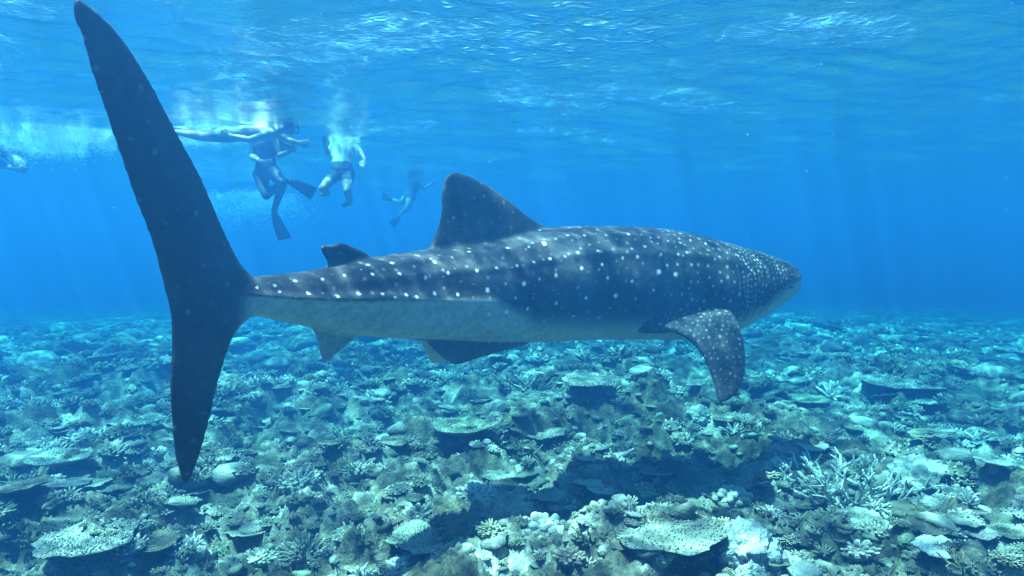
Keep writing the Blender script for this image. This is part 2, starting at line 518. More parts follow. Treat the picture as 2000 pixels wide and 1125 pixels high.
def fin(lead, trail, t_root, t_tip, n=40, m_=14, root_first=True, arch=None):
    """lens-section fin between a leading and a trailing edge (root to tip)"""
    L = resample(lead, n); T = resample(trail, n)
    up = []
    dn = []
    for k in range(n):
        v = k / (n - 1)
        t = t_root + (t_tip - t_root) * v if arch is None else arch(v)
        ch = T[k] - L[k]
        kk = min(k + 1, n - 1); k0 = max(k - 1, 0)
        span = (L[kk] + T[kk]) - (L[k0] + T[k0])
        nn = np.cross(ch, span); nn /= (np.linalg.norm(nn) + 1e-9)
        for q in range(m_ + 1):
            u = q / m_
            th = max(0.026, t * (0.25 + 0.75 * (4 * u * (1 - u)) ** 0.6 * (1.25 - 0.5 * u)))
            p = L[k] + ch * u
            up.append(p + nn * th / 2); dn.append(p - nn * th / 2)
    W = m_ + 1; N = n * W
    V = np.array(up + dn); F = []
    for k in range(n - 1):
        for q in range(m_):
            a = k * W + q
            F += [(a, a + 1, a + W + 1), (a, a + W + 1, a + W)]
            b = a + N
            F += [(b, b + W + 1, b + 1), (b, b + W, b + W + 1)]
    def strip(ids):
        for a, b in zip(ids[:-1], ids[1:]):
            F.append((a, b, b + N)); F.append((a, b + N, a + N))
    strip([k * W for k in range(n)]); strip([k * W + m_ for k in range(n)][::-1])
    strip(list(range((n - 1) * W, n * W))); strip(list(range(0, W))[::-1])
    return V, np.array(F)

def on_plane(x, y, p0, nrm):
    o = Vector((0, 0, CAM_Z)); d = ray(x, y)
    return o + d * ((Vector(p0) - o).dot(nrm) / d.dot(nrm))

def mid_plane(px):
    i = int(np.argmin(np.abs(PX - px)))
    return Vector((Cx[i], Cy[i], Cz[i])), Vector((sx[i], sy[i], 0.0))

fins = []
# caudal fin
p0, n0 = mid_plane(470)
n0 = Vector((n0.x + 0.10, n0.y - 0.06, 0)).normalized()
tail_lead = [(152, -6), (170, 6), (188, 20), (208, 38), (228, 60), (255, 98), (290, 155), (320, 210), (352, 272), (385, 332), (411, 388),
             (432, 440), (452, 484), (466, 512), (484, 534), (520, 552), (540, 575), (520, 600), (492, 616), (474, 628), (454, 654), (438, 702), (423, 758),
             (410, 811), (397, 863), (381, 915), (368, 945)]
tail_trail = [(144, -4), (139, 12), (141, 38), (150, 48), (159, 58), (166, 92), (175, 128), (192, 178), (210, 230), (238, 310), (262, 382), (282, 432), (300, 480), (317, 545),
              (330, 590), (336, 625), (337, 680), (331, 728), (332, 790), (337, 850), (343, 894), (352, 930), (360, 950)]
def arch_t(v): return 0.03 + 0.075 * math.exp(-((v - 0.6) / 0.16) ** 2)
fins.append(fin([on_plane(x, y, p0, n0) for x, y in tail_lead], [on_plane(x, y, p0, n0) for x, y in tail_trail], 0, 0, n=90, m_=16, arch=arch_t))
# first dorsal
def vfin(lead, trail, px, tr, tt, n=40):
    a, b = mid_plane(px)
    return fin([on_plane(x, y, a, b) for x, y in lead], [on_plane(x, y, a, b) for x, y in trail], tr, tt, n=n)
fins.append(vfin([(1135, 500), (1100, 470), (1063, 443), (1028, 422), (996, 394), (960, 366), (925, 347), (905, 339), (888, 335)],
                 [(838, 540), (833, 505), (838, 484), (850, 462), (859, 437), (863, 409), (863, 375), (867, 350), (878, 337)], 960, 0.19, 0.035))
# second dorsal, its tip bent over
fins.append(vfin([(765, 540), (736, 506), (702, 487), (680, 477), (667, 471), (655, 476)],
                 [(640, 560), (644, 525), (638, 507), (630, 496), (625, 487), (627, 476)], 680, 0.06, 0.028))
# anal fin
fins.append(vfin([(735, 630), (700, 655), (680, 672), (655, 694), (636, 708)],
                 [(598, 610), (606, 633), (617, 655), (624, 685), (630, 706)], 660, 0.06, 0.028))
# pelvic fins
def yfin(lead, trail, tr, tt, n=36):
    return fin([P(*p) for p in lead], [P(*p) for p in trail], tr, tt, n=n)
fins.append(yfin([(1060, 640, 4.82), (1035, 672, 4.72), (985, 686, 4.55), (935, 700, 4.40), (896, 713, 4.30)],
                 [(840, 645, 4.30), (832, 667, 4.20), (848, 684, 4.20), (868, 702, 4.22), (884, 713, 4.25)], 0.06, 0.028))
fins.append(yfin([(1000, 650, 5.0), (960, 672, 5.02), (915, 688, 5.03), (880, 701, 5.04), (858, 707, 5.05)],
                 [(815, 640, 4.5), (818, 664, 4.6), (828, 685, 4.72), (836, 700, 4.85), (843, 708, 4.97)], 0.06, 0.028))
# near pectoral: reaches out and bends down
pl = [(1395, 612, 5.70), (1410, 598, 5.42), (1426, 608, 5.28), (1441, 630, 5.14), (1452, 665, 5.03), (1457, 703, 4.97), (1454, 738, 4.93), (1441, 768, 4.90), (1422, 784, 4.88)]
pt = [(1235, 606, 5.55), (1232, 629, 5.15), (1278, 638, 5.03), (1320, 648, 4.97), (1351, 668, 4.94), (1376, 700, 4.92), (1389, 735, 4.91), (1396, 766, 4.90), (1404, 787, 4.88)]
PEC_L = [P(*p) for p in pl]; PEC_T = [P(*p) for p in pt]
pec = fin(PEC_L, PEC_T, 0.21, 0.03, n=44)
fins.append(pec)
# far pectoral: stretched out level on the hidden side
i0 = int(np.argmin(np.abs(PX - 1345)))
c0_ = np.array([Cx[i0], Cy[i0], Cz[i0] - 0.18]); ax = np.array([tx[i0], ty[i0], 0]); sd = -np.array([sx[i0], sy[i0], 0])
def fp(a, s_, z): return c0_ + ax * a + sd * s_ + np.array([0, 0, z])
fins.append(fin([fp(0.36, 0.25, 0), fp(0.33, 0.6, 0.0), fp(0.12, 0.95, 0.03), (fp(-0.22, 1.2, 0.06))],
                [fp(-0.42, 0.25, 0), fp(-0.2, 0.6, 0.0), fp(-0.22, 0.95, 0.03), fp(-0.3, 1.2, 0.06)], 0.13, 0.035))
V, F = merge([(body_V, body_F)] + fins)
shark_me = remeshed(V, F, 0.0100, 16, 0.5)
shark_me.name = 'whale_shark'

# ---- colouring of the skin, per vertex
co = co_of(shark_me)
# extend the axis straight back through the tail fin
kd = KDTree(NS + 60)
EX = []
for i in range(NS): EX.append((Cx[i], Cy[i], i))
for q in range(60): EX.append((Cx[0] - tx[0] * 0.02 * (q + 1), Cy[0] - ty[0] * 0.02 * (q + 1), 0))
for k, (a, b, i) in enumerate(EX): kd.insert((a, b, 0), k)
kd.balance()
idx = np.array([kd.find((v[0], v[1], 0))[1] for v in co])
ii = np.array([EX[k][2] for k in idx]); cxy = np.array([(EX[k][0], EX[k][1]) for k in idx])
lat = (co[:, 0] - cxy[:, 0]) * sx[ii] + (co[:, 1] - cxy[:, 1]) * sy[ii]
ver = co[:, 2] - Cz[ii]
ln = lat / Ww[ii]; vn = ver / Hh[ii]
rad = np.hypot(ln, vn)
px = PX[ii].copy()
behind = idx >= NS
px[behind] = PX[0] - (idx[behind] - NS) * 6.5
is_fin = rad > 1.3
# fair the thin fin edges
_e = np.empty(len(shark_me.edges) * 2, np.int32); shark_me.edges.foreach_get('vertices', _e); _e = _e.reshape(-1, 2)
_cnt = np.bincount(_e.ravel(), minlength=len(co)).astype(float)[:, None]
_w = sstep(1.25, 1.7, rad)[:, None] * 0.55
for _k in range(34):
    _acc = np.stack([np.bincount(_e[:, 0], weights=co[_e[:, 1], q], minlength=len(co)) + np.bincount(_e[:, 1], weights=co[_e[:, 0], q], minlength=len(co)) for q in range(3)], 1)
    co = co + ((_acc / _cnt) - co) * (_w if _k % 2 == 0 else -_w * 0.75)
shark_me.vertices.foreach_set('co', co.astype(np.float32).ravel()); shark_me.update()
ang = np.arctan2(vn, np.abs(ln))
# belly edge as a normalised height along the body
edge = np.interp(px, [420, 480, 600, 760, 900, 945, 990, 1100, 1250, 1330, 1400, 1440, 1470, 1500, 1530],
                 [0.05, -0.02, -0.02, -0.04, -0.06, -0.32, -0.55, -0.66, -0.64, -0.60, -0.54, -0.44, -0.26, -0.05, 0.12])
nz1 = noise3(co * 5.0); nz2 = noise3(co * 17.0); nz3 = noise3(co * 42.0)
soft = np.interp(px, [480, 900, 1000, 1400, 1550], [0.05, 0.09, 0.22, 0.2, 0.22])
belly = sstep(edge + soft, edge - soft, vn + 0.05 * nz2)
ivory = np.array([0.50, 0.44, 0.36])
back = np.array([0.020, 0.019, 0.022])
pale = np.array([0.10, 0.085, 0.088])
# fins: dark above, near pelvic and pectoral dark on top, anal and far pelvic pale
bvh_p = BVHTree.FromPolygons([tuple(v) for v in pec[0]], [tuple(int(k) for k in f) for f in pec[1]])
finmask = np.zeros(len(co)); pecmask = np.zeros(len(co))
below = np.where((vn < -0.4) & (px > 1150))[0]
for k in below:
    h = bvh_p.find_nearest(Vector(co[k]), 0.05)
    if h[0] is not None: pecmask[k] = 1.0
tailmask = sstep(505, 455, px)
belly = belly * (1 - pecmask) * (1 - sstep(490, 440, px))
pelv = ((vn < -0.95) & (px > 800) & (px < 1010))
belly = np.where(pelv & (lat > 0.02), belly * 0.12, belly)
belly = np.where((vn < -1.1) & (px < 760) & (px > 560), 0.72, belly)
mott = 0.38 + 0.6 * nz1 + 0.4 * nz2 + 0.3 * nz3
stripe = (np.sin(px * 0.215 + 1.2 * nz1 + vn * 1.5) * 0.5 + 0.5) ** 3
mott = np.clip(mott * (0.6 + 0.9 * stripe * sstep(1400, 1300, px) * (np.abs(noise3(co * np.array([3.0, 3.0, 9.0]))) * 2.4)), 0, 1)
C = back[None] + (pale - back)[None] * mott[:, None] * (1 - 0.6 * tailmask)[:, None]
C = C * (1 - belly[:, None]) + (ivory[None] * (0.93 + 0.22 * nz2[:, None])) * belly[:, None]

# ---- white spots
spots = []   # (point, radius, strength)
def cast(x, y):
    o = Vector((0, 0, CAM_Z)); h = body_bvh.ray_cast(o, ray(x, y))
    return h[0]
def add_spot(x, y, r_px, st):
    h = cast(x, y)
    if h is None:
        a, b = mid_plane(960)
        h = on_plane(x, y, a, b) - b * 0.0
        # take the surface of the fin on the near side
        h = h + b * 0.03
    d = (h - Vector((0, 0, CAM_Z))).length
    r = 0.82 * r_px * d / F_PX
    spots.append((h, r, st))
    i = int(np.argmin((Cx - h.x) ** 2 + (Cy - h.y) ** 2))
    l_ = (h.x - Cx[i]) * sx[i] + (h.y - Cy[i]) * sy[i]
    spots.append((Vector((h.x - 2 * l_ * sx[i], h.y - 2 * l_ * sy[i], h.z)), r, st))   # the far flank has them too
z4 = [(365, 505, 2), (490, 492, 2), (520, 537, 2), (628, 457, 2), (823, 448, 2), (720, 548, 3), (820, 548, 1), (928, 566, 3), (975, 420, 2), (1072, 548, 4), (1140, 347, 3),
      (1168, 412, 3), (1240, 550, 3), (1305, 330, 3), (1358, 408, 3), (1405, 555, 3), (1480, 572, 3), (1330, 572, 1), (1540, 437, 3), (1603, 327, 3), (1602, 548, 3), (1490, 285, 1)]
for x, y, s in z4: add_spot(400 + x / 3.571, 420 + y / 3.571, {1: 3.0, 2: 3.4, 3: 4.2, 4: 5.2}[s], {1: 0.35, 2: 0.9, 3: 0.9, 4: 1.0}[s])
z5 = [(50, 505, 1), (138, 540, 3), (87, 627, 3), (213, 598, 3), (327, 483, 3), (370, 585, 3), (478, 570, 2), (592, 558, 3), (537, 460, 3), (547, 349, 3), (655, 455, 2),
      (740, 438, 4), (715, 365, 2), (683, 538, 2), (772, 520, 3), (855, 508, 1), (925, 487, 2), (1035, 477, 2), (867, 390, 2), (960, 392, 2), (1080, 390, 1), (1203, 385, 2),
      (1290, 453, 2), (1252, 510, 3), (1170, 517, 2), (1220, 465, 1), (1058, 553, 2), (945, 573, 3), (1088, 628, 2), (1370, 593, 4), (1222, 645, 3), (1340, 693, 2), (1132, 725, 4),
      (970, 737, 3), (805, 612, 3), (713, 632, 2), (628, 660, 4), (527, 657, 1), (428, 693, 4), (265, 718, 3), (137, 710, 3), (40, 730, 2), (350, 735, 1), (435, 823, 3),
      (532, 812, 4), (648, 797, 3), (806, 765, 3), (740, 865, 1), (900, 837, 2), (1035, 845, 1), (1100, 793, 1), (580, 878, 1), (665, 935, 1), (307, 232, 1), (405, 285, 1), (497, 213, 1), (225, 295, 1)]
for x, y, s in z5: add_spot(800 + x / 2.812, 320 + y / 2.812, {1: 3.6, 2: 3.4, 3: 4.2, 4: 5.4}[s], {1: 0.3, 2: 0.7, 3: 0.85, 4: 1.0}[s])
z6 = [(257, 328, 4), (355, 343, 4), (133, 242, 3), (178, 183, 2), (103, 382, 3), (10, 467, 3), (228, 435, 2), (305, 290, 2), (365, 285, 2), (370, 227, 2), (270, 228, 2), (47, 250, 2),
      (80, 107, 2), (210, 130, 1), (250, 165, 1), (450, 490, 2), (125, 485, 1), (430, 425, 1), (330, 460, 1), (390, 460, 1), (310, 150, 1), (380, 160, 2), (440, 145, 1), (420, 215, 2)]
for x, y, s in z6: add_spot(1200 + x / 2.96, 420 + y / 2.96, {1: 2.8, 2: 3.4, 3: 4.0, 4: 5.2}[s], {1: 0.4, 2: 0.6, 3: 0.85, 4: 1.0}[s])
# dense small spots over the head, on the pectoral fin and thinly on back and tail
def scatter_spots(sel, n, mind, r0, r1, s0, s1):
    rg = np.random.default_rng(5 + n)
    got = []
    cand = rg.permutation(np.where(sel)[0])
    cell = {}
    for k in cand:
        p = co[k]; key = tuple((p // mind).astype(int))
        ok = True
        for a in (-1, 0, 1):
            for b in (-1, 0, 1):
                for c in (-1, 0, 1):
                    for qv in cell.get((key[0] + a, key[1] + b, key[2] + c), ()):
                        if np.sum((qv - p) ** 2) < mind * mind: ok = False; break
                    if not ok: break
                if not ok: break
            if not ok: break
        if ok:
            cell.setdefault(key, []).append(p); got.append(p)
            spots.append((Vector(p), rg.uniform(r0, r1), rg.uniform(s0, s1)))
            if len(got) >= n: break
scatter_spots((px > 1385) & (belly < 0.5) & (pecmask < 0.5), 1200, 0.034, 0.006, 0.0105, 0.12, 0.42)
scatter_spots((px > 1260) & (px <= 1385) & (belly < 0.4) & (pecmask < 0.5), 260, 0.062, 0.007, 0.014, 0.12, 0.4)
scatter_spots(pecmask > 0.5, 560, 0.038, 0.005, 0.0095, 0.08, 0.38)
scatter_spots((px > 500) & (px <= 1260) & (belly < 0.3) & (pecmask < 0.5), 480, 0.085, 0.006, 0.012, 0.05, 0.28)
scatter_spots((px < 470), 60, 0.11, 0.006, 0.013, 0.04, 0.16)
kd = KDTree(len(spots))
for k, (p, r, s) in enumerate(spots): kd.insert(p, k)
kd.balance()
sp = np.zeros(len(co))
for k in range(len(co)):
    for (_p, q, d) in kd.find_n(Vector(co[k]), 2):
        r = spots[q][1]
        if d < r * 1.5:
            w = max(0.0, min(1.0, (1.25 - d / r) / 0.45))
            sp[k] = max(sp[k], w * spots[q][2])
spot_c = np.array([0.85, 0.84, 0.78])
C = C * (1 - sp[:, None]) + spot_c[None] * sp[:, None]
# gill slits: five narrow grooves in front of the pectoral fin
nrm = np.empty(len(co) * 3, np.float32); shark_me.vertices.foreach_get('normal', nrm); nrm = nrm.reshape(-1, 3).astype(float)
for gx in (1376, 1394, 1412, 1430, 1447):
    lean = gx - 9 * np.clip(-vn, -0.6, 0.9) * 0 + 6 * np.cos(vn * 2.2)
    gr = np.exp(-((px - lean) / 2.6) ** 2) * sstep(0.5, 0.3, vn) * sstep(-0.72, -0.5, vn) * (pecmask < 0.5) * (rad < 1.3)
    co = co - nrm * (gr * 0.024)[:, None]
    C = C * (1 - 0.85 * gr[:, None])  # groove shade also darkened into the skin colour
    lip_ = np.exp(-((px - lean + 5.5) / 2.6) ** 2) * sstep(0.5, 0.3, vn) * sstep(-0.72, -0.5, vn) * (pecmask < 0.5) * (rad < 1.3)
    C = C * (1 + 0.7 * lip_[:, None]); co = co + nrm * (lip_ * 0.008)[:, None]  # groove edge slightly raised, its highlight painted paler into the skin
# lip line round the broad mouth
lip = np.exp(-((vn - np.interp(px, [1485, 1530], [-0.10, 0.10])) / 0.06) ** 2) * sstep(1490, 1505, px)
co = co - nrm * (lip * 0.012)[:, None]
shark_me.vertices.foreach_set('co', co.astype(np.float32).ravel())
a = shark_me.color_attributes.new('tint', 'FLOAT_COLOR', 'POINT')
cc = np.ones((len(co), 4), np.float32); cc[:, :3] = np.clip(C, 0, 1)
a.data.foreach_set('color', cc.ravel())
m, nt, bsdf, out = new_mat('shark_skin')
at = nd(nt, 'ShaderNodeVertexColor', layer_name='tint')
geo = nd(nt, 'ShaderNodeNewGeometry')
n1 = nd(nt, 'ShaderNodeTexNoise', Scale=38.0, Detail=5.0, Roughness=0.65); nt.links.new(geo.outputs['Position'], n1.inputs['Vector'])
n2 = nd(nt, 'ShaderNodeTexNoise', Scale=140.0, Detail=2.0); nt.links.new(geo.outputs['Position'], n2.inputs['Vector'])
rm = ramp(nt, n1.outputs['Fac'], [(0.3, (0.72, 0.72, 0.74)), (0.7, (1.25, 1.22, 1.22))])
nt.links.new(mixc(nt, 1.0, at.outputs[0], rm.outputs[0], 'MULTIPLY'), bsdf.inputs['Base Color'])
bsdf.inputs['Roughness'].default_value = 0.55
bsdf.inputs['Specular IOR Level'].default_value = 0.25
b1 = nd(nt, 'ShaderNodeBump', Strength=0.35, Distance=0.006); nt.links.new(n1.outputs['Fac'], b1.inputs['Height'])
b2 = nd(nt, 'ShaderNodeBump', Strength=0.3, Distance=0.002); nt.links.new(n2.outputs['Fac'], b2.inputs['Height'])
nt.links.new(b1.outputs[0], b2.inputs['Normal']); nt.links.new(b2.outputs[0], bsdf.inputs['Normal'])
M['shark'] = m
shark = link('whale_shark', shark_me, m)
tag(shark, 'huge dark whale shark with white spots swimming over the reef', 'shark')

# small dark eyes low on the sides of the head
em, ent, ebs, _o = new_mat('shark_eye'); ebs.inputs['Base Color'].default_value = (0.012, 0.012, 0.014, 1); ebs.inputs['Roughness'].default_value = 0.15
sk_bvh = BVHTree.FromPolygons([tuple(v) for v in co], [tuple(p_.vertices) for p_ in shark_me.polygons])
i_e = int(np.argmin(np.abs(PX - 1500)))
for s_ in (1, -1):
    o_ = Vector((Cx[i_e] + s_ * sx[i_e] * 2, Cy[i_e] + s_ * sy[i_e] * 2, Cz[i_e] - 0.02))
    h = sk_bvh.ray_cast(o_, Vector((-s_ * sx[i_e], -s_ * sy[i_e], 0)))
    if h[0] is not None:
        V, F = np.array([(math.cos(a) * math.cos(b), math.sin(a) * math.cos(b), math.sin(b)) for b in np.linspace(-1.4, 1.4, 9) for a in np.linspace(0, 2 * math.pi, 15)[:-1]]), []
        for r_ in range(8):
            for q_ in range(14):
                F.append((r_ * 14 + q_, r_ * 14 + (q_ + 1) % 14, r_ * 14 + 14 + (q_ + 1) % 14, r_ * 14 + 14 + q_))
        link('eye', np_mesh('eye', V * 0.021, np.array(F)), em, shark, loc=h[0] + h[1] * -0.004)
# ================================================================== coral shapes (unit size: 1 across, standing on z = 0)
def cone_finger(a, ra, b, rb, n=6):
    """round-tipped finger: base ring, shoulder ring, tip"""
    a = np.array(a, float); b = np.array(b, float); d = b - a; L = np.linalg.norm(d); d = d / L
    u = np.cross(d, [0.13, 0.29, 1.0]); u /= np.linalg.norm(u); w = np.cross(d, u)
    th = np.arange(n) / n * 2 * math.pi
    rg = [(0.0, ra), (0.6, (ra + rb) / 2), (0.9, rb * 0.95), (0.98, rb * 0.55)]
    V = np.concatenate([a + d * L * t + r * (np.cos(th)[:, None] * u + np.sin(th)[:, None] * w) for t, r in rg] + [(a + d * L * 1.01)[None]])
    F = []
    nr = len(rg)
    for i in range(nr - 1):
        for j in range(n):
            k = (j + 1) % n
            F += [(i * n + j, i * n + k, (i + 1) * n + k), (i * n + j, (i + 1) * n + k, (i + 1) * n + j)]
    for j in range(n): F.append(((nr - 1) * n + j, (nr - 1) * n + (j + 1) % n, nr * n))
    t = np.concatenate([np.full(n, v) for v in (0.0, 0.35, 0.8, 1.0)] + [[1.0]])
    return V, np.array(F), t

def nub(a, d, L, r, n=4):
    a = np.array(a, float); d = np.array(d, float); d /= np.linalg.norm(d)
    u = np.cross(d, [0.31, 1.0, 0.17]); u /= np.linalg.norm(u); w = np.cross(d, u)
    th = np.arange(n) / n * 2 * math.pi
    ring = np.cos(th)[:, None] * u + np.sin(th)[:, None] * w
    V = np.concatenate([a + r * ring, a + d * L * 0.75 + r * 0.75 * ring, (a + d * L)[None]])
    F = []
    for j in range(n):
        k = (j + 1) % n
        F += [(j, k, n + k), (j, n + k, n + j), (n + j, n + k, 2 * n)]
    return V, np.array(F), np.concatenate([np.full(n, 0.2), np.full(n, 0.85), [1.0]])

def pack(parts):
    Vs, Fs, Ts, o = [], [], [], 0
    for V, F, t in parts:
        Vs.append(V); Fs.append(F + o); Ts.append(t); o += len(V)
    return np.vstack(Vs), np.vstack(Fs), np.concatenate(Ts)

def grey(t): return np.repeat(np.asarray(t)[:, None], 3, 1)

def ico(sub):
    bm = bmesh.new(); bmesh.ops.create_icosphere(bm, subdivisions=sub, radius=1.0)
    V = np.array([v.co[:] for v in bm.verts]); F = np.array([[v.index for v in f.verts] for f in bm.faces]); bm.free()
    return V, F

def table_parts(seed, na_=44, nr_=8, nubs=560, lift=0.16, dish=0.07, lobes=0.16, nub_l=0.034, nub_r=0.0115):
    rg = np.random.default_rng(seed)
    th = np.arange(na_) / na_ * 2 * math.pi
    Rt = 0.5 * (1 + lobes * noise2(np.cos(th) * 1.6 + seed, np.sin(th) * 1.6, 3.0) + 0.5 * lobes * noise2(np.cos(th) * 4 + seed, np.sin(th) * 4, 8.0))
    def top_z(x, y, q): return lift + dish * q ** 2 + 0.03 * noise2(x * 4 + seed, y * 4, 1.0)
    V = []; 
    q = np.linspace(0, 1, nr_ + 1)[1:]
    rings = []
    for qq in q:
        x = Rt * qq * np.cos(th); y = Rt * qq * np.sin(th)
        rings.append(np.stack([x, y, top_z(x, y, qq)], 1))
    tops_ = rings
    lows = []
    for qq in q[::-1]:
        x = Rt * (qq * 0.97) * np.cos(th); y = Rt * (qq * 0.97) * np.sin(th)
        z = top_z(x, y, qq) - 0.018 - 0.10 * (1 - qq) ** 1.2
        lows.append(np.stack([x, y, z], 1))
    rings = tops_ + lows
    V = np.vstack(rings + [np.array([[0, 0, lift]]), np.array([[0, 0, lift - 0.12]])])
    F = []
    n = na_; m_ = len(rings)
    for i in range(m_ - 1):
        for j in range(n):
            k = (j + 1) % n
            F += [(i * n + j, (i + 1) * n + j, (i + 1) * n + k), (i * n + j, (i + 1) * n + k, i * n + k)]
    for j in range(n):
        k = (j + 1) % n
        F.append((m_ * n, j, k)); F.append((m_ * n + 1, (m_ - 1) * n + k, (m_ - 1) * n + j))
    qs = np.concatenate([q, q[::-1] * 0.0]); t = np.concatenate([np.repeat(np.where(qs > 0.9, 0.7, 0.25) * (qs > 0), n), [0.2, 0.0]])
    plate = np_mesh('plate', V, np.array(F), True, grey(t))
    # stalk
    sv, sf = tube_between((0, 0, -0.12), 0.16, (0, 0, lift - 0.06), 0.11, n=10, caps=1)
    sv = sv + 0.03 * np.stack([noise3(sv * 6 + seed), noise3(sv * 6 + 9 + seed), np.zeros(len(sv))], 1)
    stalk = np_mesh('stalk', sv, sf, True, grey(np.zeros(len(sv))))
    # branchlets
    ps = []
    for k in range(nubs):
        qq = math.sqrt((k + 0.5) / nubs) * 0.985; a = k * 2.39996 + rg.uniform(-0.1, 0.1)
        ri = np.interp(a % (2 * math.pi), np.r_[th, 2 * math.pi], np.r_[Rt, Rt[0]])
        x, y = ri * qq * math.cos(a), ri * qq * math.sin(a)
        z = float(top_z(np.array([x]), np.array([y]), qq)[0])
        out_ = 1.5 * max(0, qq - 0.72) / 0.28
        d = np.array([math.cos(a) * out_ + rg.uniform(-0.35, 0.35), math.sin(a) * out_ + rg.uniform(-0.35, 0.35), 1.0])
        ps.append(nub((x, y, z - 0.006), d, nub_l * rg.uniform(0.6, 1.35), nub_r * rg.uniform(0.8, 1.25)))
    bv, bf, bt = pack(ps)
    return plate, stalk, np_mesh('branchlets', bv, bf, True, grey(bt))

def dome_dirs(n, rg, low=0.05):
    out_ = []
    for k in range(n):
        z = low + (1 - low) * (1 - (k + 0.5) / n); a = k * 2.39996 + rg.uniform(-0.25, 0.25)
        z = min(1, max(0, z + rg.uniform(-0.06, 0.06))); s = math.sqrt(1 - z * z)
        out_.append(np.array([s * math.cos(a), s * math.sin(a), z]))
    return out_

def lump(seed, sub=3, amp=0.25, fr=2.0, flat=0.6):
    V, F = ico(sub)
    n = amp * noise3(V * fr + seed * 3.1) + 0.4 * amp * noise3(V * fr * 2.7 + seed)
    V = V * (1 + n)[:, None] * np.array([0.5, 0.5, 0.5 * flat])
    return V, F

def finger_parts(seed, n=56, fat=0.034, squash=0.62, length=(0.36, 0.52), tilt_up=0.45, sides=6):
    rg = np.random.default_rng(seed)
    bv, bf = lump(seed, 2, 0.25, 2.0, 0.5); bv = bv * np.array([0.72, 0.72, 0.8])
    base = np_mesh('base', bv, bf, True, grey(np.zeros(len(bv))))
    segs = []
    for d in dome_dirs(n, rg):
        L = rg.uniform(*length)
        dd = d * np.array([1, 1, squash])
        a = dd * 0.16; up = np.array([0, 0, tilt_up * (0.3 + 0.7 * (1 - d[2]))])
        b = dd * L + up * L * 0.55
        segs.append((a, b, fat * rg.uniform(0.8, 1.15)))
    return base, segs

def finger_mesh(segs, sides=6):
    v, f, t = pack([cone_finger(a, r * 1.1, b, r * 0.92, sides) for a, b, r in segs])
    return np_mesh('fingers', v, f, True, grey(t))

def staghorn_segs(seed, stems=16, spread=1.0, depth=3, r0=0.026):
    rg = np.random.default_rng(seed)
    branches = []
    def grow(p, d, L, r, k, acc):
        q = p + d * L
        acc.append((p, q, r, r * 0.78, k))
        if k == 0: return
        for _ in range(2 if k > 1 else rg.integers(1, 3)):
            nd_ = d + rg.normal(0, 0.42, 3); nd_[2] += 0.18; nd_ /= np.linalg.norm(nd_)
            grow(q - d * L * rg.uniform(0, 0.35), nd_, L * rg.uniform(0.6, 0.85), r * 0.8, k - 1, acc)
    for s in range(stems):
        a = s * 2.39996; q = math.sqrt((s + 0.5) / stems)
        p = np.array([0.14 * q * math.cos(a), 0.14 * q * math.sin(a), 0.0])
        d = np.array([math.cos(a) * q * spread, math.sin(a) * q * spread, 0.75 - 0.35 * q]); d /= np.linalg.norm(d)
        acc = []; grow(p, d, rg.uniform(0.17, 0.25), r0, depth, acc); branches.append(acc)
    return branches

def branch_mesh(acc, n=6):
    ps = [cone_finger(p, ra, q + (q - p) * 0.04, rb, n) for p, q, ra, rb, k in acc]
    ks = [k for *_, k in acc]; mk = max(ks)
    ps = [(v, f, np.clip(t * 0.35 + (1 - k / max(1, mk)) * 0.65 * t, 0, 1)) for (v, f, t), k in zip(ps, ks)]
    v, f, t = pack(ps)
    return np_mesh('branch', v, f, True, grey(t))

# one coral material: the colony's own colour comes from the object, tips and rims are paler
def coral_material(name, relief, cell):
    m, nt, bsdf, out = new_mat(name)
    oi = nd(nt, 'ShaderNodeObjectInfo'); geo = nd(nt, 'ShaderNodeNewGeometry')
    at = nd(nt, 'ShaderNodeVertexColor', layer_name='tint')
    n1 = nd(nt, 'ShaderNodeTexNoise', Scale=9.0, Detail=5.0, Roughness=0.65); nt.links.new(geo.outputs['Position'], n1.inputs['Vector'])
    n2 = nd(nt, 'ShaderNodeTexNoise', Scale=70.0, Detail=3.0, Roughness=0.7); nt.links.new(geo.outputs['Position'], n2.inputs['Vector'])
    v1 = nd(nt, 'ShaderNodeTexVoronoi', Scale=cell); nt.links.new(geo.outputs['Position'], v1.inputs['Vector'])
    c0 = mixc(nt, 1.0, oi.outputs['Color'], ramp(nt, n1.outputs['Fac'], [(0.3, (0.7, 0.71, 0.68)), (0.5, (0.95, 0.95, 0.95)), (0.7, (1.2, 1.18, 1.14))]).outputs[0], 'MULTIPLY')
    tipc = mixc(nt, 0.32, oi.outputs['Color'], (0.62, 0.59, 0.52))
    c = mixc(nt, math_n(nt, 'MULTIPLY', at.outputs[0], 0.85), c0, tipc)
    c = mixc(nt, 0.8, c, ramp(nt, n2.outputs['Fac'], [(0.3, (0.6, 0.6, 0.58)), (0.7, (1.25, 1.25, 1.22))]).outputs[0], 'MULTIPLY')
    nt.links.new(c, bsdf.inputs['Base Color'])
    bsdf.inputs['Roughness'].default_value = 0.8; bsdf.inputs['Specular IOR Level'].default_value = 0.15
    b1 = nd(nt, 'ShaderNodeBump', Strength=0.8, Distance=relief); nt.links.new(n2.outputs['Fac'], b1.inputs['Height'])
    b2 = nd(nt, 'ShaderNodeBump', Strength=0.8, Distance=relief); nt.links.new(v1.outputs['Distance'], b2.inputs['Height'])
    nt.links.new(b1.outputs[0], b2.inputs['Normal']); nt.links.new(b2.outputs[0], bsdf.inputs['Normal'])
    return m
M['coral'] = coral_material('coral_skin', 0.008, 90.0)
M['boulder'] = coral_material('boulder_coral_skin', 0.010, 60.0)

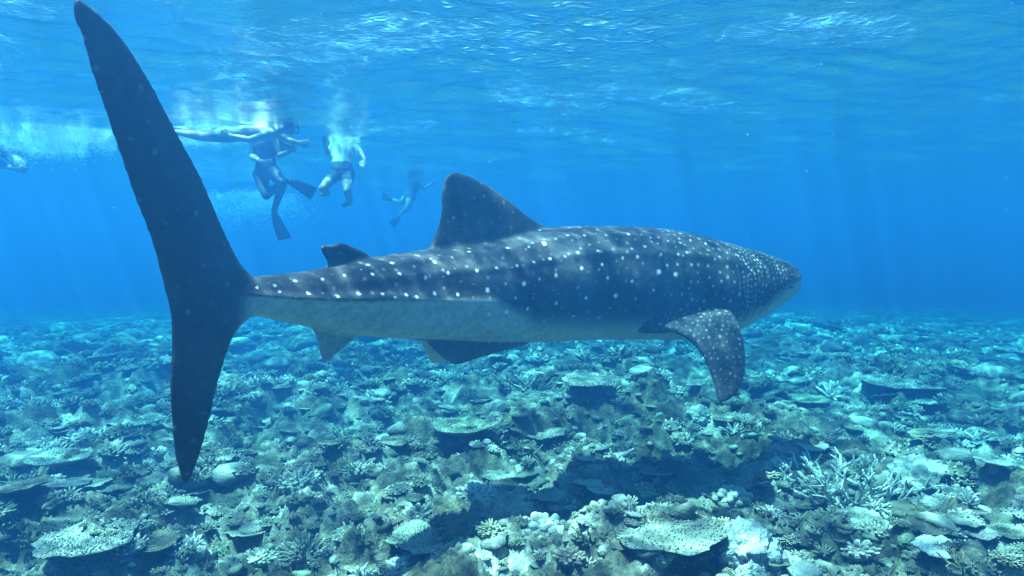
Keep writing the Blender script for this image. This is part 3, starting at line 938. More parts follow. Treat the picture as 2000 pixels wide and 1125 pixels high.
# prototypes ---------------------------------------------------------------
TABLES = [table_parts(20 + k, lobes=0.14 + 0.05 * k, lift=0.13 + 0.03 * (k % 3), dish=(0.08, 0.03, -0.05, 0.06, 0.0)[k]) for k in range(5)]
FINGERS = []
for k in range(5):
    b, s = finger_parts(40 + k, n=(64, 48, 80, 56, 40)[k], fat=(0.033, 0.042, 0.027, 0.036, 0.05)[k])
    FINGERS.append((b, finger_mesh(s), s))
STAGS = [[branch_mesh(a) for a in staghorn_segs(60 + k, stems=14, depth=2)] for k in range(3)]
BOULDERS = []
for k in range(4):
    v, f = lump(80 + k, 5, 0.30, 2.2, 0.8)
    v = v * (1 + 0.22 * np.abs(noise3(v * 7 + k)) + 0.10 * np.abs(noise3(v * 17 + k)) + 0.05 * noise3(v * 34 + k))[:, None]
    BOULDERS.append(np_mesh('colony', v, f, True, grey(sstep(0.0, 0.4, v[:, 2]) * 0.5)))
LOBES = []
for k in range(3):
    b, s = finger_parts(90 + k, n=34, fat=0.075, squash=0.7, length=(0.36, 0.46), tilt_up=0.2)
    LOBES.append((b, finger_mesh(s, 8), s))

def setcol(o, c): o.color = (*(0.68 * x for x in c), 1.0); return o

def put(name, loc, size, rz, tilt=(0, 0), zs=1.0):
    return empty(name, loc, (tilt[0], tilt[1], rz), (size, size, size * zs))

def make_table(loc, size, rz, c, proto=None, tilt=(0, 0), zs=1.0):
    pr = TABLES[proto if proto is not None else random.randrange(5)]
    t = put('table_coral', loc, size, rz, tilt, zs)
    setcol(link('plate', pr[0], M['coral'], t), c); setcol(link('stalk', pr[1], M['coral'], t), tuple(x * 0.7 for x in c))
    b = setcol(link('branchlets', pr[2], M['coral'], t), c); b['kind'] = 'stuff'
    return t

def make_finger(loc, size, rz, c, proto=None, zs=1.0, split=False, kindname='finger_coral', bank=None, sides=8):
    bank = bank or FINGERS
    pr = bank[proto if proto is not None else random.randrange(len(bank))]
    t = put(kindname, loc, size, rz, (0, 0), zs)
    setcol(link('base', pr[0], M['coral'], t), tuple(x * 0.75 for x in c))
    part = 'lobe' if bank is LOBES else 'finger'
    if split:
        for a, b, r in pr[2]:
            v, f, tt = cone_finger(a, r * 1.1, b, r * 0.92, sides)
            setcol(link(part, np_mesh(part, v - a, f, True, grey(tt)), M['coral'], t, loc=tuple(a)), c)
    else:
        o = setcol(link(part + 's', pr[1], M['coral'], t), c); o['kind'] = 'stuff'
    return t

def make_stag(loc, size, rz, c, proto=None, zs=1.0, meshes=None):
    t = put('staghorn_coral', loc, size, rz, (0, 0), zs)
    for me in (meshes or STAGS[proto if proto is not None else random.randrange(3)]):
        setcol(link('branch', me, M['coral'], t), c)
    return t

def make_boulder(loc, size, rz, c, proto=None, zs=1.0, name='boulder_coral'):
    o = link(name, BOULDERS[proto if proto is not None else random.randrange(4)], M['boulder'])
    o.location = loc; o.scale = (size, size, size * zs); o.rotation_euler = (0, 0, rz)
    return setcol(o, c)

CREAM, OLIVE, TAN, GREYB, PGREEN, DARK, WHITE = (0.46, 0.42, 0.33), (0.20, 0.22, 0.085), (0.30, 0.24, 0.15), (0.19, 0.17, 0.135), (0.30, 0.35, 0.22), (0.10, 0.09, 0.06), (0.66, 0.63, 0.56)
YELLOW = (0.56, 0.56, 0.15)
heroes = []     # (photo x, photo y, short name, radius px)
def spot(px, py, w):
    p = floor_at(px, py); p.z = 0.5 * p.z + 0.5 * float(floor_z(p.x, p.y)[0])
    d = (p - Vector((0, 0, CAM_Z))).length
    return p, w * d / F_PX
def hero(px, py, w, kind, c, label, cat, short, rz=None, zs=1.0, proto=0, dz=0.0, **kw):
    p, s = spot(px, py, w)
    p = p + Vector((0, 0, dz * s))
    rz = random.uniform(0, 6.28) if rz is None else rz
    f = {'table': make_table, 'finger': make_finger, 'stag': make_stag, 'boulder': make_boulder}[kind]
    o = f(p, s, rz, c, proto=proto, zs=zs, **kw)
    tag(o, label, cat)
    heroes.append((px, py, short, w * 0.5))
    return o

T, FG, SG, BD = 'table', 'finger', 'stag', 'boulder'
hero(1257, 985, 104, T, YELLOW, 'yellow-green table coral with knobbly top, at the edge of the shark\'s shadow', 'coral', 'yellow-green table coral', proto=1, zs=0.90)
hero(1362, 980, 104, T, (0.24, 0.27, 0.15), 'olive table coral immediately beside the yellow-green table coral, away from the tail', 'coral', 'olive table coral', proto=3, zs=1.00)
stag_me = [branch_mesh(a) for a in staghorn_segs(71, stems=34, spread=1.7, depth=3, r0=0.0145)]
hero(1655, 990, 260, SG, (0.8, 0.77, 0.7), 'wide white staghorn coral thicket spreading thin pointed branches', 'coral', 'white staghorn thicket', zs=0.7, meshes=stag_me)
hero(1585, 975, 110, FG, CREAM, 'cream finger coral crowded against the white staghorn thicket', 'coral', 'cream finger coral', proto=1, zs=0.8, split=True)
hero(1062, 1062, 108, FG, WHITE, 'white coral with a ring of fat rounded lobes on the front shelf', 'coral', 'fat-lobed white coral', proto=0, bank=LOBES, kindname='lobed_coral', split=True, zs=0.9, sides=9)
hero(1066, 1112, 52, FG, (0.5, 0.48, 0.46), 'small knob coral with white bead-like tips at the bottom edge', 'coral', 'bead-tipped knob coral', proto=4, split=True, zs=0.8)
hero(1286, 1108, 66, FG, (0.5, 0.47, 0.25), 'cream and yellow lumpy coral hanging at the edge of the front shelf', 'coral', 'yellow lumpy coral', proto=1, bank=LOBES, kindname='lobed_coral', split=True, sides=8)
hero(1458, 1095, 100, BD, (0.5, 0.5, 0.5), 'smooth pale grey mound coral swelling up from the front shelf', 'coral', 'pale mound coral', proto=2, zs=1.1)
hero(1300, 1066, 200, T, (0.34, 0.33, 0.26), 'very broad flat grey-green plate coral with a deep dark overhang at the front', 'coral', 'broad front plate', proto=2, zs=0.75)
hero(905, 865, 120, T, PGREEN, 'pale green plate coral jutting over a large dark hollow', 'coral', 'pale green jutting plate', proto=0, zs=0.94)
hero(1055, 872, 96, T, CREAM, 'pale table coral with a comb-like fringe of upright branchlets', 'coral', 'fringed table coral', proto=3, zs=1.01)
hero(1030, 905, 66, SG, CREAM, 'small spiky staghorn coral just in front of the fringed table coral', 'coral', 'small spiky staghorn', proto=1)
hero(1030, 778, 130, SG, (0.32, 0.3, 0.24), 'grey bushy staghorn coral under the middle of the shark', 'coral', 'grey bushy staghorn', proto=0, zs=0.8)
hero(1150, 770, 110, T, CREAM, 'bright ragged table coral casting a black shadow behind the small corals', 'coral', 'bright ragged table coral', proto=4, zs=0.94)
hero(586, 970, 94, FG, (0.36, 0.38, 0.34), 'grey knobbly finger coral dome standing alone on open rubble', 'coral', 'grey finger dome', proto=0, split=True)
hero(693, 938, 66, FG, (0.38, 0.38, 0.32), 'smaller grey finger coral uphill from the grey finger dome', 'coral', 'smaller finger coral', proto=3, split=True)
hero(930, 990, 88, FG, WHITE, 'bright white finger coral on the lip of a dark hole', 'coral', 'white finger coral', proto=1, split=True, zs=0.85)
hero(818, 1030, 84, FG, (0.36, 0.36, 0.33), 'grey bead-fingered coral at the back of the long fringed table', 'coral', 'bead-fingered coral', proto=4, split=True)
hero(838, 1080, 140, T, (0.3, 0.33, 0.25), 'long fringed green-grey table coral low at the front of the reef', 'coral', 'long fringed table', proto=3, zs=1.00)
hero(792, 1122, 60, BD, (0.6, 0.62, 0.64), 'smooth bluish-white boulder coral at the bottom edge', 'coral', 'bluish-white boulder', proto=0, zs=0.8)
hero(445, 775, 34, BD, CREAM, 'small pale round coral dome close to the shark\'s lower tail lobe', 'coral', 'pale round dome', proto=1, zs=1.1)
hero(291, 738, 30, BD, PGREEN, 'little pale dome coral far back on the reef, left of the lower tail lobe', 'coral', 'far little dome', proto=3, zs=1.1)
hero(1366, 828, 46, BD, (0.42, 0.44, 0.4), 'rounded grey-green boulder coral near the tip of the pectoral fin', 'coral', 'grey-green boulder', proto=2, zs=1.1)
hero(1577, 803, 78, T, (0.36, 0.36, 0.19), 'yellowish table coral above a black gap, right of the pectoral fin tip', 'coral', 'yellowish table coral', proto=0, zs=0.94)
hero(1630, 772, 64, FG, WHITE, 'bright white finger coral behind the yellowish table coral', 'coral', 'bright far finger coral', proto=1)
hero(1582, 742, 60, SG, PGREEN, 'faint pale staghorn coral rising behind the bright white finger coral', 'coral', 'faint far staghorn', proto=2)
hero(1760, 772, 125, T, (0.27, 0.26, 0.22), 'wide grey table coral far out to the right of the shark\'s head', 'coral', 'wide grey table', proto=1, zs=0.70)
hero(1788, 800, 90, T, CREAM, 'pale saddle-shaped plate coral in front of the wide grey table coral', 'coral', 'pale saddle plate', proto=2, zs=1.08)
hero(1790, 945, 88, BD, (0.40, 0.41, 0.38), 'pale hump of boulder coral to the right of the white staghorn thicket', 'coral', 'pale hump', proto=1, zs=1.0)
hero(1692, 1040, 100, T, CREAM, 'pale plate coral with dark underside, in front of the white staghorn thicket', 'coral', 'pale front plate', proto=4, zs=0.94)
hero(172, 1112, 140, T, (0.4, 0.38, 0.32), 'pale ribbed table coral in the bottom left corner', 'coral', 'corner table coral', proto=1, zs=1.00)
hero(120, 925, 92, T, (0.3, 0.33, 0.27), 'grey-green plate coral stepping out of the slope at the left edge', 'coral', 'left edge plate', proto=0, zs=0.86)
hero(268, 850, 86, T, (0.27, 0.3, 0.24), 'flat dull green table coral left of the lower tail lobe', 'coral', 'dull green table', proto=1, zs=0.86)
hero(741, 992, 26, BD, (0.42, 0.44, 0.38), 'tiny mushroom-like boulder coral below a dark crevice', 'coral', 'tiny mushroom coral', proto=0, zs=1.3)
hero(512, 975, 32, BD, (0.46, 0.44, 0.36), 'small tan dome coral to the right of the tail\'s lowest tip', 'coral', 'small tan dome', proto=3, zs=1.2)
hero(385, 952, 66, FG, CREAM, 'cream finger coral right under the tail\'s lowest tip', 'coral', 'tail-tip finger coral', proto=2)
hero(1430, 1000, 84, FG, CREAM, 'cream lobed coral cresting the rock behind the pale mound coral', 'coral', 'crest lobed coral', proto=2, bank=LOBES, kindname='lobed_coral', split=True)
hero(600, 1105, 110, FG, (0.22, 0.2, 0.15), 'dark bushy finger coral low in front, left of the bluish-white boulder', 'coral', 'dark bushy finger coral', proto=2)
hero(395, 850, 84, FG, (0.36, 0.38, 0.3), 'rounded beady finger coral beside the lower tail lobe', 'coral', 'beady finger coral', proto=2)

# broken white branch lying in the shadow
p, s = spot(1212, 912, 46)
fr_ = [((-0.5, 0, 0.1), 0.10, (-0.1, 0.05, 0.08), 0.12), ((-0.1, 0.05, 0.08), 0.12, (0.25, -0.05, 0.2), 0.10), ((0.25, -0.05, 0.2), 0.10, (0.5, 0.0, 0.36), 0.05), ((0.2, 0, 0.15), 0.09, (0.45, 0.1, 0.08), 0.05), ((-0.35, 0, 0.1), 0.08, (-0.42, 0.05, 0.36), 0.04)]
v, f = merge([tube_between(a, ra, b, rb, 8, 2) for a, ra, b, rb in fr_])
o = link('coral_fragment', np_mesh('coral_fragment', v, f, True, grey(np.ones(len(v)))), M['coral'], loc=p + Vector((0, 0, 0.25 * s)))
o.scale = (s, s, s); setcol(o, (0.75, 0.72, 0.62)); tag(o, 'broken bone-white coral fragment lying in the shark\'s shadow', 'coral fragment')
heroes.append((1212, 903, 'bone-white fragment', 25))

# ------------------------------------------------------------------ the other colonies that can be told apart
used = set(h[2] for h in heroes)
labels = set()
rgs = random.Random(21)
placed = [(h[0], h[1], h[3]) for h in heroes]
SHADES = [('pale', CREAM), ('dull green', (0.24, 0.27, 0.15)), ('brown', (0.20, 0.155, 0.10)), ('grey', (0.27, 0.26, 0.23)), ('dark', DARK), ('whitish', (0.56, 0.53, 0.46)), ('tan', TAN)]
KINDS_ = [('table', 'table coral', 0.42), ('finger', 'finger coral', 0.32), ('boulder', 'boulder coral', 0.07), ('stag', 'staghorn coral', 0.11), ('lobed', 'lobed coral', 0.08)]
made = 0
for attempt in range(2600):
    if made >= 240: break
    py = 655 + 480 * rgs.random() ** 0.85
    px_ = rgs.uniform(-40, 2040)
    w = (19 + (py - 650) / 480 * 47) * rgs.uniform(0.55, 1.25)
    if any((a - px_) ** 2 + ((b - py) * 2.0) ** 2 < ((r + w * 0.5) * 0.86) ** 2 for a, b, r in placed): continue
    q = rgs.random(); acc = 0
    for kd_, kname, pr_ in KINDS_:
        acc += pr_
        if q <= acc: break
    sh, c = rgs.choice(SHADES)
    hs = sorted(heroes, key=lambda h: math.hypot(h[0] - px_, (h[1] - py) * 1.7))[:3]
    lab = None
    rel_size = w / (19 + (py - 650) / 480 * 47)
    size_w = 'small' if rel_size < 0.78 else ('large' if rel_size > 1.05 else 'mid-sized')
    for h in hs:
        dx, dy = px_ - h[0], (py - h[1]) * 1.7
        if abs(dx) > 2.2 * abs(dy): rel = 'left of' if dx < 0 else 'right of'
        elif abs(dy) > 2.2 * abs(dx): rel = 'behind' if dy < 0 else 'in front of'
        else: rel = ('behind and ' if dy < 0 else 'in front and ') + ('left of' if dx < 0 else 'right of')
        for shade in [sh] + [s_[0] for s_ in SHADES if s_[0] != sh]:
            l = f'{size_w} {shade} {kname} {rel} the {h[2]}'
            if l not in labels:
                lab = l; c = dict(SHADES)[shade]; break
        if lab: break
    if lab is None: continue
    p = floor_at(px_, py)
    if p is None: continue
    p.z = float(floor_z(p.x, p.y)[0]) - 0.01
    labels.add(lab)
    s = w * (p - Vector((0, 0, CAM_Z))).length / F_PX
    c = tuple(x * rgs.uniform(0.85, 1.15) for x in c)
    rz = rgs.uniform(0, 6.28)
    if kd_ == 'table': o = make_table(p, s * 1.15, rz, c, tilt=(rgs.gauss(0, 0.09), rgs.gauss(0, 0.09)), zs=rgs.uniform(0.6, 1.0)); grp = 'table corals on the reef'
    elif kd_ == 'finger': o = make_finger(p, s, rz, c, zs=rgs.uniform(0.55, 0.85)); grp = 'finger corals on the reef'
    elif kd_ == 'boulder': o = make_boulder(p, s * 0.8, rz, c, zs=rgs.uniform(0.7, 1.1)); grp = 'boulder corals on the reef'
    elif kd_ == 'stag': o = make_stag(p, s * 1.1, rz, c, zs=rgs.uniform(0.7, 1.0)); grp = 'staghorn corals on the reef'
    else: o = make_finger(p, s * 0.85, rz, c, bank=LOBES, kindname='lobed_coral', zs=0.9); grp = 'lobed corals on the reef'
    tag(o, lab, 'coral', grp)
    placed.append((px_, py, w * 0.5)); made += 1

# ------------------------------------------------------------------ uncountable growth and rubble between them
def stub(a, d, L, r, n=4):
    a = np.array(a, float); d = np.array(d, float); d /= np.linalg.norm(d)
    u = np.cross(d, [0.31, 1.0, 0.17]); u /= np.linalg.norm(u); w = np.cross(d, u)
    th = np.arange(n) / n * 2 * math.pi
    ring = np.cos(th)[:, None] * u + np.sin(th)[:, None] * w
    V = np.concatenate([a + r * ring, a + d * L + r * 0.72 * ring])
    F = [(n, n + 1, n + 2), (n, n + 2, n + 3)] if n == 4 else [(n, n + 1, n + 2)]
    for j in range(n):
        k = (j + 1) % n
        F += [(j, k, n + k), (j, n + k, n + j)]
    return V, np.array(F), np.concatenate([np.zeros(n), np.ones(n)])

def mini_protos():
    near, far = [], []
    rg = np.random.default_rng(77)
    for k in range(6):     # domes beaded with short knobs
        ps = []
        fl = (0.5, 0.65, 0.4, 0.55, 0.75, 0.45)[k]
        for d in dome_dirs(20 + 2 * k, rg, 0.0):
            b = d * np.array([0.40, 0.40, 0.40 * fl]); dd = d + np.array([0, 0, 0.5])
            ps.append(stub(b * 0.9, dd, 0.13 * rg.uniform(0.7, 1.3), 0.052 * rg.uniform(0.8, 1.25), 3))
        v, f = ico(2); v = v * np.array([0.39, 0.39, 0.39 * fl]) * (1 + 0.12 * noise3(v * 2 + k))[:, None]
        keep = f[(v[f][:, :, 2].mean(1) > -0.02)]
        ps.append((v, keep, np.full(len(v), 0.15)))
        near.append((pack(ps), 0.12))
    for k in range(4):     # open finger tufts
        ps = []
        for d in dome_dirs(15, rg, 0.1):
            b = d * np.array([0.46, 0.46, 0.46]) * rg.uniform(0.75, 1.15)
            ps.append(nub(b * 0.2, b + np.array([0, 0, 0.12]), np.linalg.norm(b) * 0.95, 0.06 * rg.uniform(0.8, 1.2), 4))
        near.append((pack(ps), 0.07))
    for k in range(3):     # small plates with a knobbly top
        n = 14; th = np.arange(n) / n * 2 * math.pi
        Rt = 0.5 * (1 + 0.16 * rg.uniform(-1, 1, n))
        top = np.stack([Rt * np.cos(th), Rt * np.sin(th), 0.17 + 0.03 * rg.uniform(-1, 1, n)], 1)
        low = np.stack([0.2 * Rt * np.cos(th), 0.2 * Rt * np.sin(th), np.full(n, -0.05)], 1)
        V = np.vstack([top, top * np.array([0.96, 0.96, 1]) - np.array([0, 0, 0.05]), low, [[0, 0, 0.19]]])
        F = []
        for i_ in range(2):
            for j_ in range(n):
                kk = (j_ + 1) % n
                F += [(i_ * n + j_, (i_ + 1) * n + j_, (i_ + 1) * n + kk), (i_ * n + j_, (i_ + 1) * n + kk, i_ * n + kk)]
        for j_ in range(n): F.append((3 * n, j_, (j_ + 1) % n))
        t = np.concatenate([np.full(n, 0.6), np.zeros(n), np.zeros(n), [0.3]])
        ps = [(V, np.array(F), t)]
        for q in range(26):
            a = q * 2.4; r_ = 0.46 * math.sqrt((q + 0.5) / 26)
            ps.append(stub((r_ * math.cos(a), r_ * math.sin(a), 0.15), (math.cos(a) * r_ * 1.6 + rg.uniform(-.3, .3), math.sin(a) * r_ * 1.6 + rg.uniform(-.3, .3), 1), 0.085 * rg.uniform(0.7, 1.3), 0.032, 3))
        near.append((pack(ps), 0.05))
    for k in range(5):     # rounded rubble lumps
        v, f = lump(k + 30, 2, 0.5, 2.6, 0.7)
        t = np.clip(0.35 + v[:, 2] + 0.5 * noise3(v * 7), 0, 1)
        near.append(((v, f, t), 0.04)); far.append(((v * np.array([1, 1, 0.8]), f, t), 0.12))
    for k in range(3):     # little branching tufts
        acc = [s_ for br in staghorn_segs(130 + k, stems=6, depth=1, r0=0.03) for s_ in br]
        near.append((pack([nub(p_, q_ - p_, np.linalg.norm(q_ - p_), ra, 3) for p_, q_, ra, rb, kk in acc]), 0.03))
    for k in range(4):     # simple beaded domes for the far reef
        ps = []
        for d in dome_dirs(9, rg, 0.0):
            ps.append(stub(d * np.array([0.36, 0.36, 0.2]), d + np.array([0, 0, 0.5]), 0.16, 0.08, 3))
        v, f = ico(1); ps.append((v * np.array([0.4, 0.4, 0.22]), f, np.full(len(v), 0.2)))
        far.append((pack(ps), 0.12))
    far.append(near[10]); far.append(near[11])
    return near, far
MINI_N, MINI_F = mini_protos()
def probs(L): p = np.array([w for _m, w in L]); return p / p.sum()
PN, PF = probs(MINI_N), probs(MINI_F)
def growth(name, n, seed, wpx, label):
    rg = np.random.default_rng(seed)
    Vs, Fs, Cs, o_ = [], [], [], 0
    # denser near the viewer, thinning with distance
    b = rg.uniform(0, 1, n)
    dist = 3.6 * (22 / 3.6) ** (b ** 0.9)
    a = rg.uniform(R(-43), R(43), n)
    x, y = dist * np.sin(a), dist * np.cos(a)
    z = floor_z(x, y)
    patch = noise2(x * 0.9, y * 0.9, 17.0)
    pal = np.array([DARK, (0.13, 0.11, 0.07), GREYB, (0.2, 0.22, 0.13), (0.27, 0.25, 0.17), CREAM, (0.62, 0.59, 0.5)])
    tone = noise2(x * 0.75, y * 0.75, 23.0) + 0.4 * noise2(x * 2.3, y * 2.3, 29.0)
    for k in range(n):
        if patch[k] < -0.2 and rg.uniform() < 0.72: continue      # bare rubble patches
        V_, F_, t_ = MINI_N[rg.choice(len(MINI_N), p=PN)][0] if dist[k] < 13.5 else MINI_F[rg.choice(len(MINI_F), p=PF)][0]
        s_ = dist[k] / F_PX * wpx * min(rg.lognormal(-0.05, 0.6), 3.2)
        r_ = rg.uniform(0, 6.283); ca_, sa_ = math.cos(r_), math.sin(r_)
        Q = V_ * np.array([s_, s_ * rg.uniform(0.75, 1.2), s_ * rg.uniform(0.5, 0.9)])
        tl_ = rg.normal(0, 0.16)
        Q = np.stack([Q[:, 0] * ca_ - Q[:, 1] * sa_, Q[:, 0] * sa_ + Q[:, 1] * ca_, Q[:, 2] + Q[:, 0] * tl_], 1)
        Vs.append(Q + np.array([x[k], y[k], z[k] - 0.02 * s_])); Fs.append(F_ + o_); o_ += len(V_)
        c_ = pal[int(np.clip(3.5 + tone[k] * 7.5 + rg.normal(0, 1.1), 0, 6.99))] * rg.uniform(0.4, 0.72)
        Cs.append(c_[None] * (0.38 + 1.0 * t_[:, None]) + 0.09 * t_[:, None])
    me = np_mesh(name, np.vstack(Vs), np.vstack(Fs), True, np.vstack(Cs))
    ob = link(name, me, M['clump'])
    tag(ob, label, 'coral growth', kind='stuff')
growth('coral_growth', 14500, 301, 20, 'tangled small coral growth and rubble covering the reef')
# ================================================================== swimmers
def simple_mat(name, c, rough=0.6, bump=0.0, scale=30.0):
    m, nt, bsdf, out = new_mat(name)
    geo = nd(nt, 'ShaderNodeTexCoord')
    n1 = nd(nt, 'ShaderNodeTexNoise', Scale=scale, Detail=3.0); nt.links.new(geo.outputs['Object'], n1.inputs['Vector'])
    r = ramp(nt, n1.outputs['Fac'], [(0.3, tuple(x * 0.8 for x in c)), (0.7, tuple(min(1, x * 1.15) for x in c))])
    nt.links.new(r.outputs[0], bsdf.inputs['Base Color']); bsdf.inputs['Roughness'].default_value = rough
    if bump:
        b = nd(nt, 'ShaderNodeBump', Strength=0.5, Distance=bump); nt.links.new(n1.outputs['Fac'], b.inputs['Height']); nt.links.new(b.outputs[0], bsdf.inputs['Normal'])
    return m
M['skin'] = simple_mat('swimmer_skin', (0.45, 0.29, 0.2), 0.5)
M['suit'] = simple_mat('dark_swim_suit', (0.022, 0.024, 0.032), 0.7, 0.004)
M['shirt'] = simple_mat('pale_swim_shirt', (0.6, 0.6, 0.56), 0.8, 0.02, 9.0)
M['shorts'] = simple_mat('dark_swim_shorts', (0.05, 0.055, 0.08), 0.8, 0.01, 12.0)
M['shorts_pale'] = simple_mat('grey_swim_shorts', (0.2, 0.22, 0.25), 0.8, 0.01, 12.0)
M['rubber'] = simple_mat('black_rubber', (0.02, 0.02, 0.025), 0.45)
M['hair'] = simple_mat('wet_dark_hair', (0.03, 0.022, 0.016), 0.5, 0.004, 60.0)
M['lens'] = simple_mat('mask_lens', (0.25, 0.32, 0.36), 0.08)
M['foam'] = simple_mat('white_foam', (0.85, 0.86, 0.87), 0.5)

_m = M['foam'].node_tree
_t = nd(_m, 'ShaderNodeBsdfTranslucent'); _t.inputs['Color'].default_value = (0.97, 0.98, 0.98, 1)
_mx = nd(_m, 'ShaderNodeMixShader'); _mx.inputs[0].default_value = 0.6
_b, _oo = _m.nodes['Principled BSDF'], _m.nodes['Material Output']
_m.links.new(_b.outputs[0], _mx.inputs[1]); _m.links.new(_t.outputs[0], _mx.inputs[2]); _m.links.new(_mx.outputs[0], _oo.inputs['Surface'])

def swimmer(label, Y0, J, suit, arms, voxel=0.0105, fins_on=('l', 'r'), look=(1, 0, -0.1), snorkel=True):
    """J: joints as (photo x, photo y, depth offset)"""
    pt = {k: np.array(P(v[0], v[1], Y0 + v[2])) for k, v in J.items()}
    root = empty('person', tuple(pt['pelvis']))
    o = np.array(pt['pelvis'])
    caps = []
    def cap(a, ra, b, rb, z): ra, rb = (ra, rb) if z == 'hand' else (ra * 1.13, rb * 1.13); caps.append((np.array(a), ra, np.array(b), rb, z))
    # trunk
    hipv = (pt['hip_r'] - pt['hip_l']); shv = (pt['sh_r'] - pt['sh_l'])
    mid = 0.5 * (pt['pelvis'] + pt['chest'])
    wv = 0.5 * (hipv / np.linalg.norm(hipv) + shv / np.linalg.norm(shv))
    cap(pt['hip_l'], 0.105, pt['hip_r'], 0.105, 'hips')
    for s in (-1, 1):
        cap(pt['pelvis'] + s * wv * 0.07, 0.105, 0.5 * pt['pelvis'] + 0.5 * mid + s * wv * 0.06, 0.1, 'hips'); cap(0.5 * pt['pelvis'] + 0.5 * mid + s * wv * 0.06, 0.1, mid + s * wv * 0.055, 0.098, 'trunk')
        cap(mid + s * wv * 0.055, 0.098, pt['chest'] + s * wv * 0.085, 0.112, 'trunk')
        e = pt['sh_l'] if s < 0 else pt['sh_r']
        cap(pt['chest'] + s * wv * 0.06, 0.10, e, 0.068, 'trunk')
    cap(pt['neck'], 0.062, 0.4 * pt['neck'] + 0.6 * pt['head'], 0.056, 'neck')
    for s in ('l', 'r'):
        cap(pt['hip_' + s], 0.102, 0.5 * (pt['hip_' + s] + pt['knee_' + s]), 0.086, 'thigh_top')
        cap(0.5 * (pt['hip_' + s] + pt['knee_' + s]), 0.086, pt['knee_' + s], 0.062, 'thigh')
        k, a = pt['knee_' + s], pt['ank_' + s]
        cap(k, 0.060, k + (a - k) * 0.35, 0.060, 'calf'); cap(k + (a - k) * 0.35, 0.060, a, 0.038, 'calf')
        cap(a, 0.040, pt['toe_' + s], 0.030, 'foot')
        if s in arms:
            cap(pt['sh_' + s], 0.056, pt['elb_' + s], 0.042, 'upper_arm')
            w = pt['wri_' + s]; e = pt['elb_' + s]
            cap(e, 0.042, e + (w - e) * 0.3, 0.041, 'forearm'); cap(e + (w - e) * 0.3, 0.041, w, 0.027, 'forearm')
            d = pt['hand_' + s] - w; d /= np.linalg.norm(d)
            u = np.cross(d, [0.2, 1, 0.1]); u /= np.linalg.norm(u)
            palm = w + d * 0.085
            for q in (-0.024, 0.0, 0.024): cap(w + u * q * 0.6, 0.020, palm + u * q, 0.018, 'hand')
            nn = np.cross(d, u)
            for q, L in ((-0.033, 0.07), (-0.011, 0.085), (0.011, 0.09), (0.033, 0.078)):
                k1 = palm + u * q * 1.15 + d * L * 0.55 + u * q * 0.25
                cap(palm + u * q, 0.0115, k1, 0.0105, 'hand'); cap(k1, 0.0105, k1 + d * L * 0.45 - nn * 0.018 + u * q * 0.2, 0.009, 'hand')
            th0 = w + d * 0.03 - u * 0.03
            cap(th0, 0.015, th0 + d * 0.035 - u * 0.03, 0.013, 'hand'); cap(th0 + d * 0.035 - u * 0.03, 0.012, th0 + d * 0.065 - u * 0.042, 0.010, 'hand')
    meshes = [tube_between(a - o, ra, b - o, rb, 12, 3) for a, ra, b, rb, z in caps]
    # head with jaw, nose, ears
    lk = np.array(look, float); lk /= np.linalg.norm(lk)
    hc = pt['head'] - o
    sd_ = np.cross(lk, [0, 0, 1]); sd_ /= np.linalg.norm(sd_); upv = np.cross(sd_, lk)
    def loc(f_, s_, u_): return hc + lk * f_ + sd_ * s_ + upv * u_
    V, F = ico(3)
    hv = hc + (V[:, :1] * 0.098) * lk + (V[:, 1:2] * 0.078) * sd_ + (V[:, 2:] * 0.115) * upv
    meshes.append((hv, F))
    meshes.append(tube_between(loc(0.045, 0, -0.06), 0.055, loc(0.06, 0, -0.085), 0.038, 10, 3))
    meshes.append(tube_between(loc(0.095, 0, 0.0), 0.011, loc(0.116, 0, -0.028), 0.014, 8, 2))
    for s in (-1, 1): meshes.append(tube_between(loc(-0.005, s * 0.078, 0.02), 0.014, loc(-0.01, s * 0.082, -0.025), 0.011, 8, 2))
    me = remeshed(*merge(meshes), voxel, 4, 0.5)
    me.name = 'body'
    mats = ['skin'] + sorted(set(suit.values()))
    for k in mats: me.materials.append(M[k])
    cc_ = np.empty(len(me.polygons) * 3, np.float32); me.polygons.foreach_get('center', cc_); cc_ = cc_.reshape(-1, 3) + o
    best = np.full(len(cc_), 1e9); mi = np.zeros(len(cc_), np.int32)
    for a, ra, b, rb, z in caps:
        ab = b - a; L2 = float(ab @ ab) + 1e-9
        t = np.clip((cc_ - a) @ ab / L2, 0, 1)
        d = np.linalg.norm(cc_ - (a + t[:, None] * ab), axis=1) - (ra + (rb - ra) * t)
        hit = d < best; best[hit] = d[hit]
        mi[hit] = mats.index(suit[z]) if z in suit else 0
    dh = np.linalg.norm(cc_ - pt['head'], axis=1); mi[dh < 0.135] = 0
    me.polygons.foreach_set('material_index', mi)
    body = link('body', me, None, root)
    # hair, mask, snorkel
    sel = V[:, 2] > -0.25
    hvv = hc + (V[:, :1] * 0.103 - 0.012) * lk + (V[:, 1:2] * 0.085) * sd_ + (V[:, 2:] * 0.119 + 0.008) * upv
    keep = np.array([(V[f_][:, 2].mean() > 0.15 - 0.9 * max(0, -V[f_][:, 0].mean())) and V[f_][:, 0].mean() < 0.62 for f_ in F])
    hme = np_mesh('hair', hvv * 1.0 + 0.0, F[keep]); link('hair', hme, M['hair'], root)
    mv, mf = merge([tube_between(loc(0.092, -0.045, 0.022), 0.032, loc(0.092, 0.045, 0.022), 0.032, 12, 3), tube_between(loc(0.10, 0, 0.0), 0.022, loc(0.118, 0, -0.022), 0.018, 8, 2)])
    mk = link('mask', np_mesh('mask', mv, mf), M['rubber'], root)
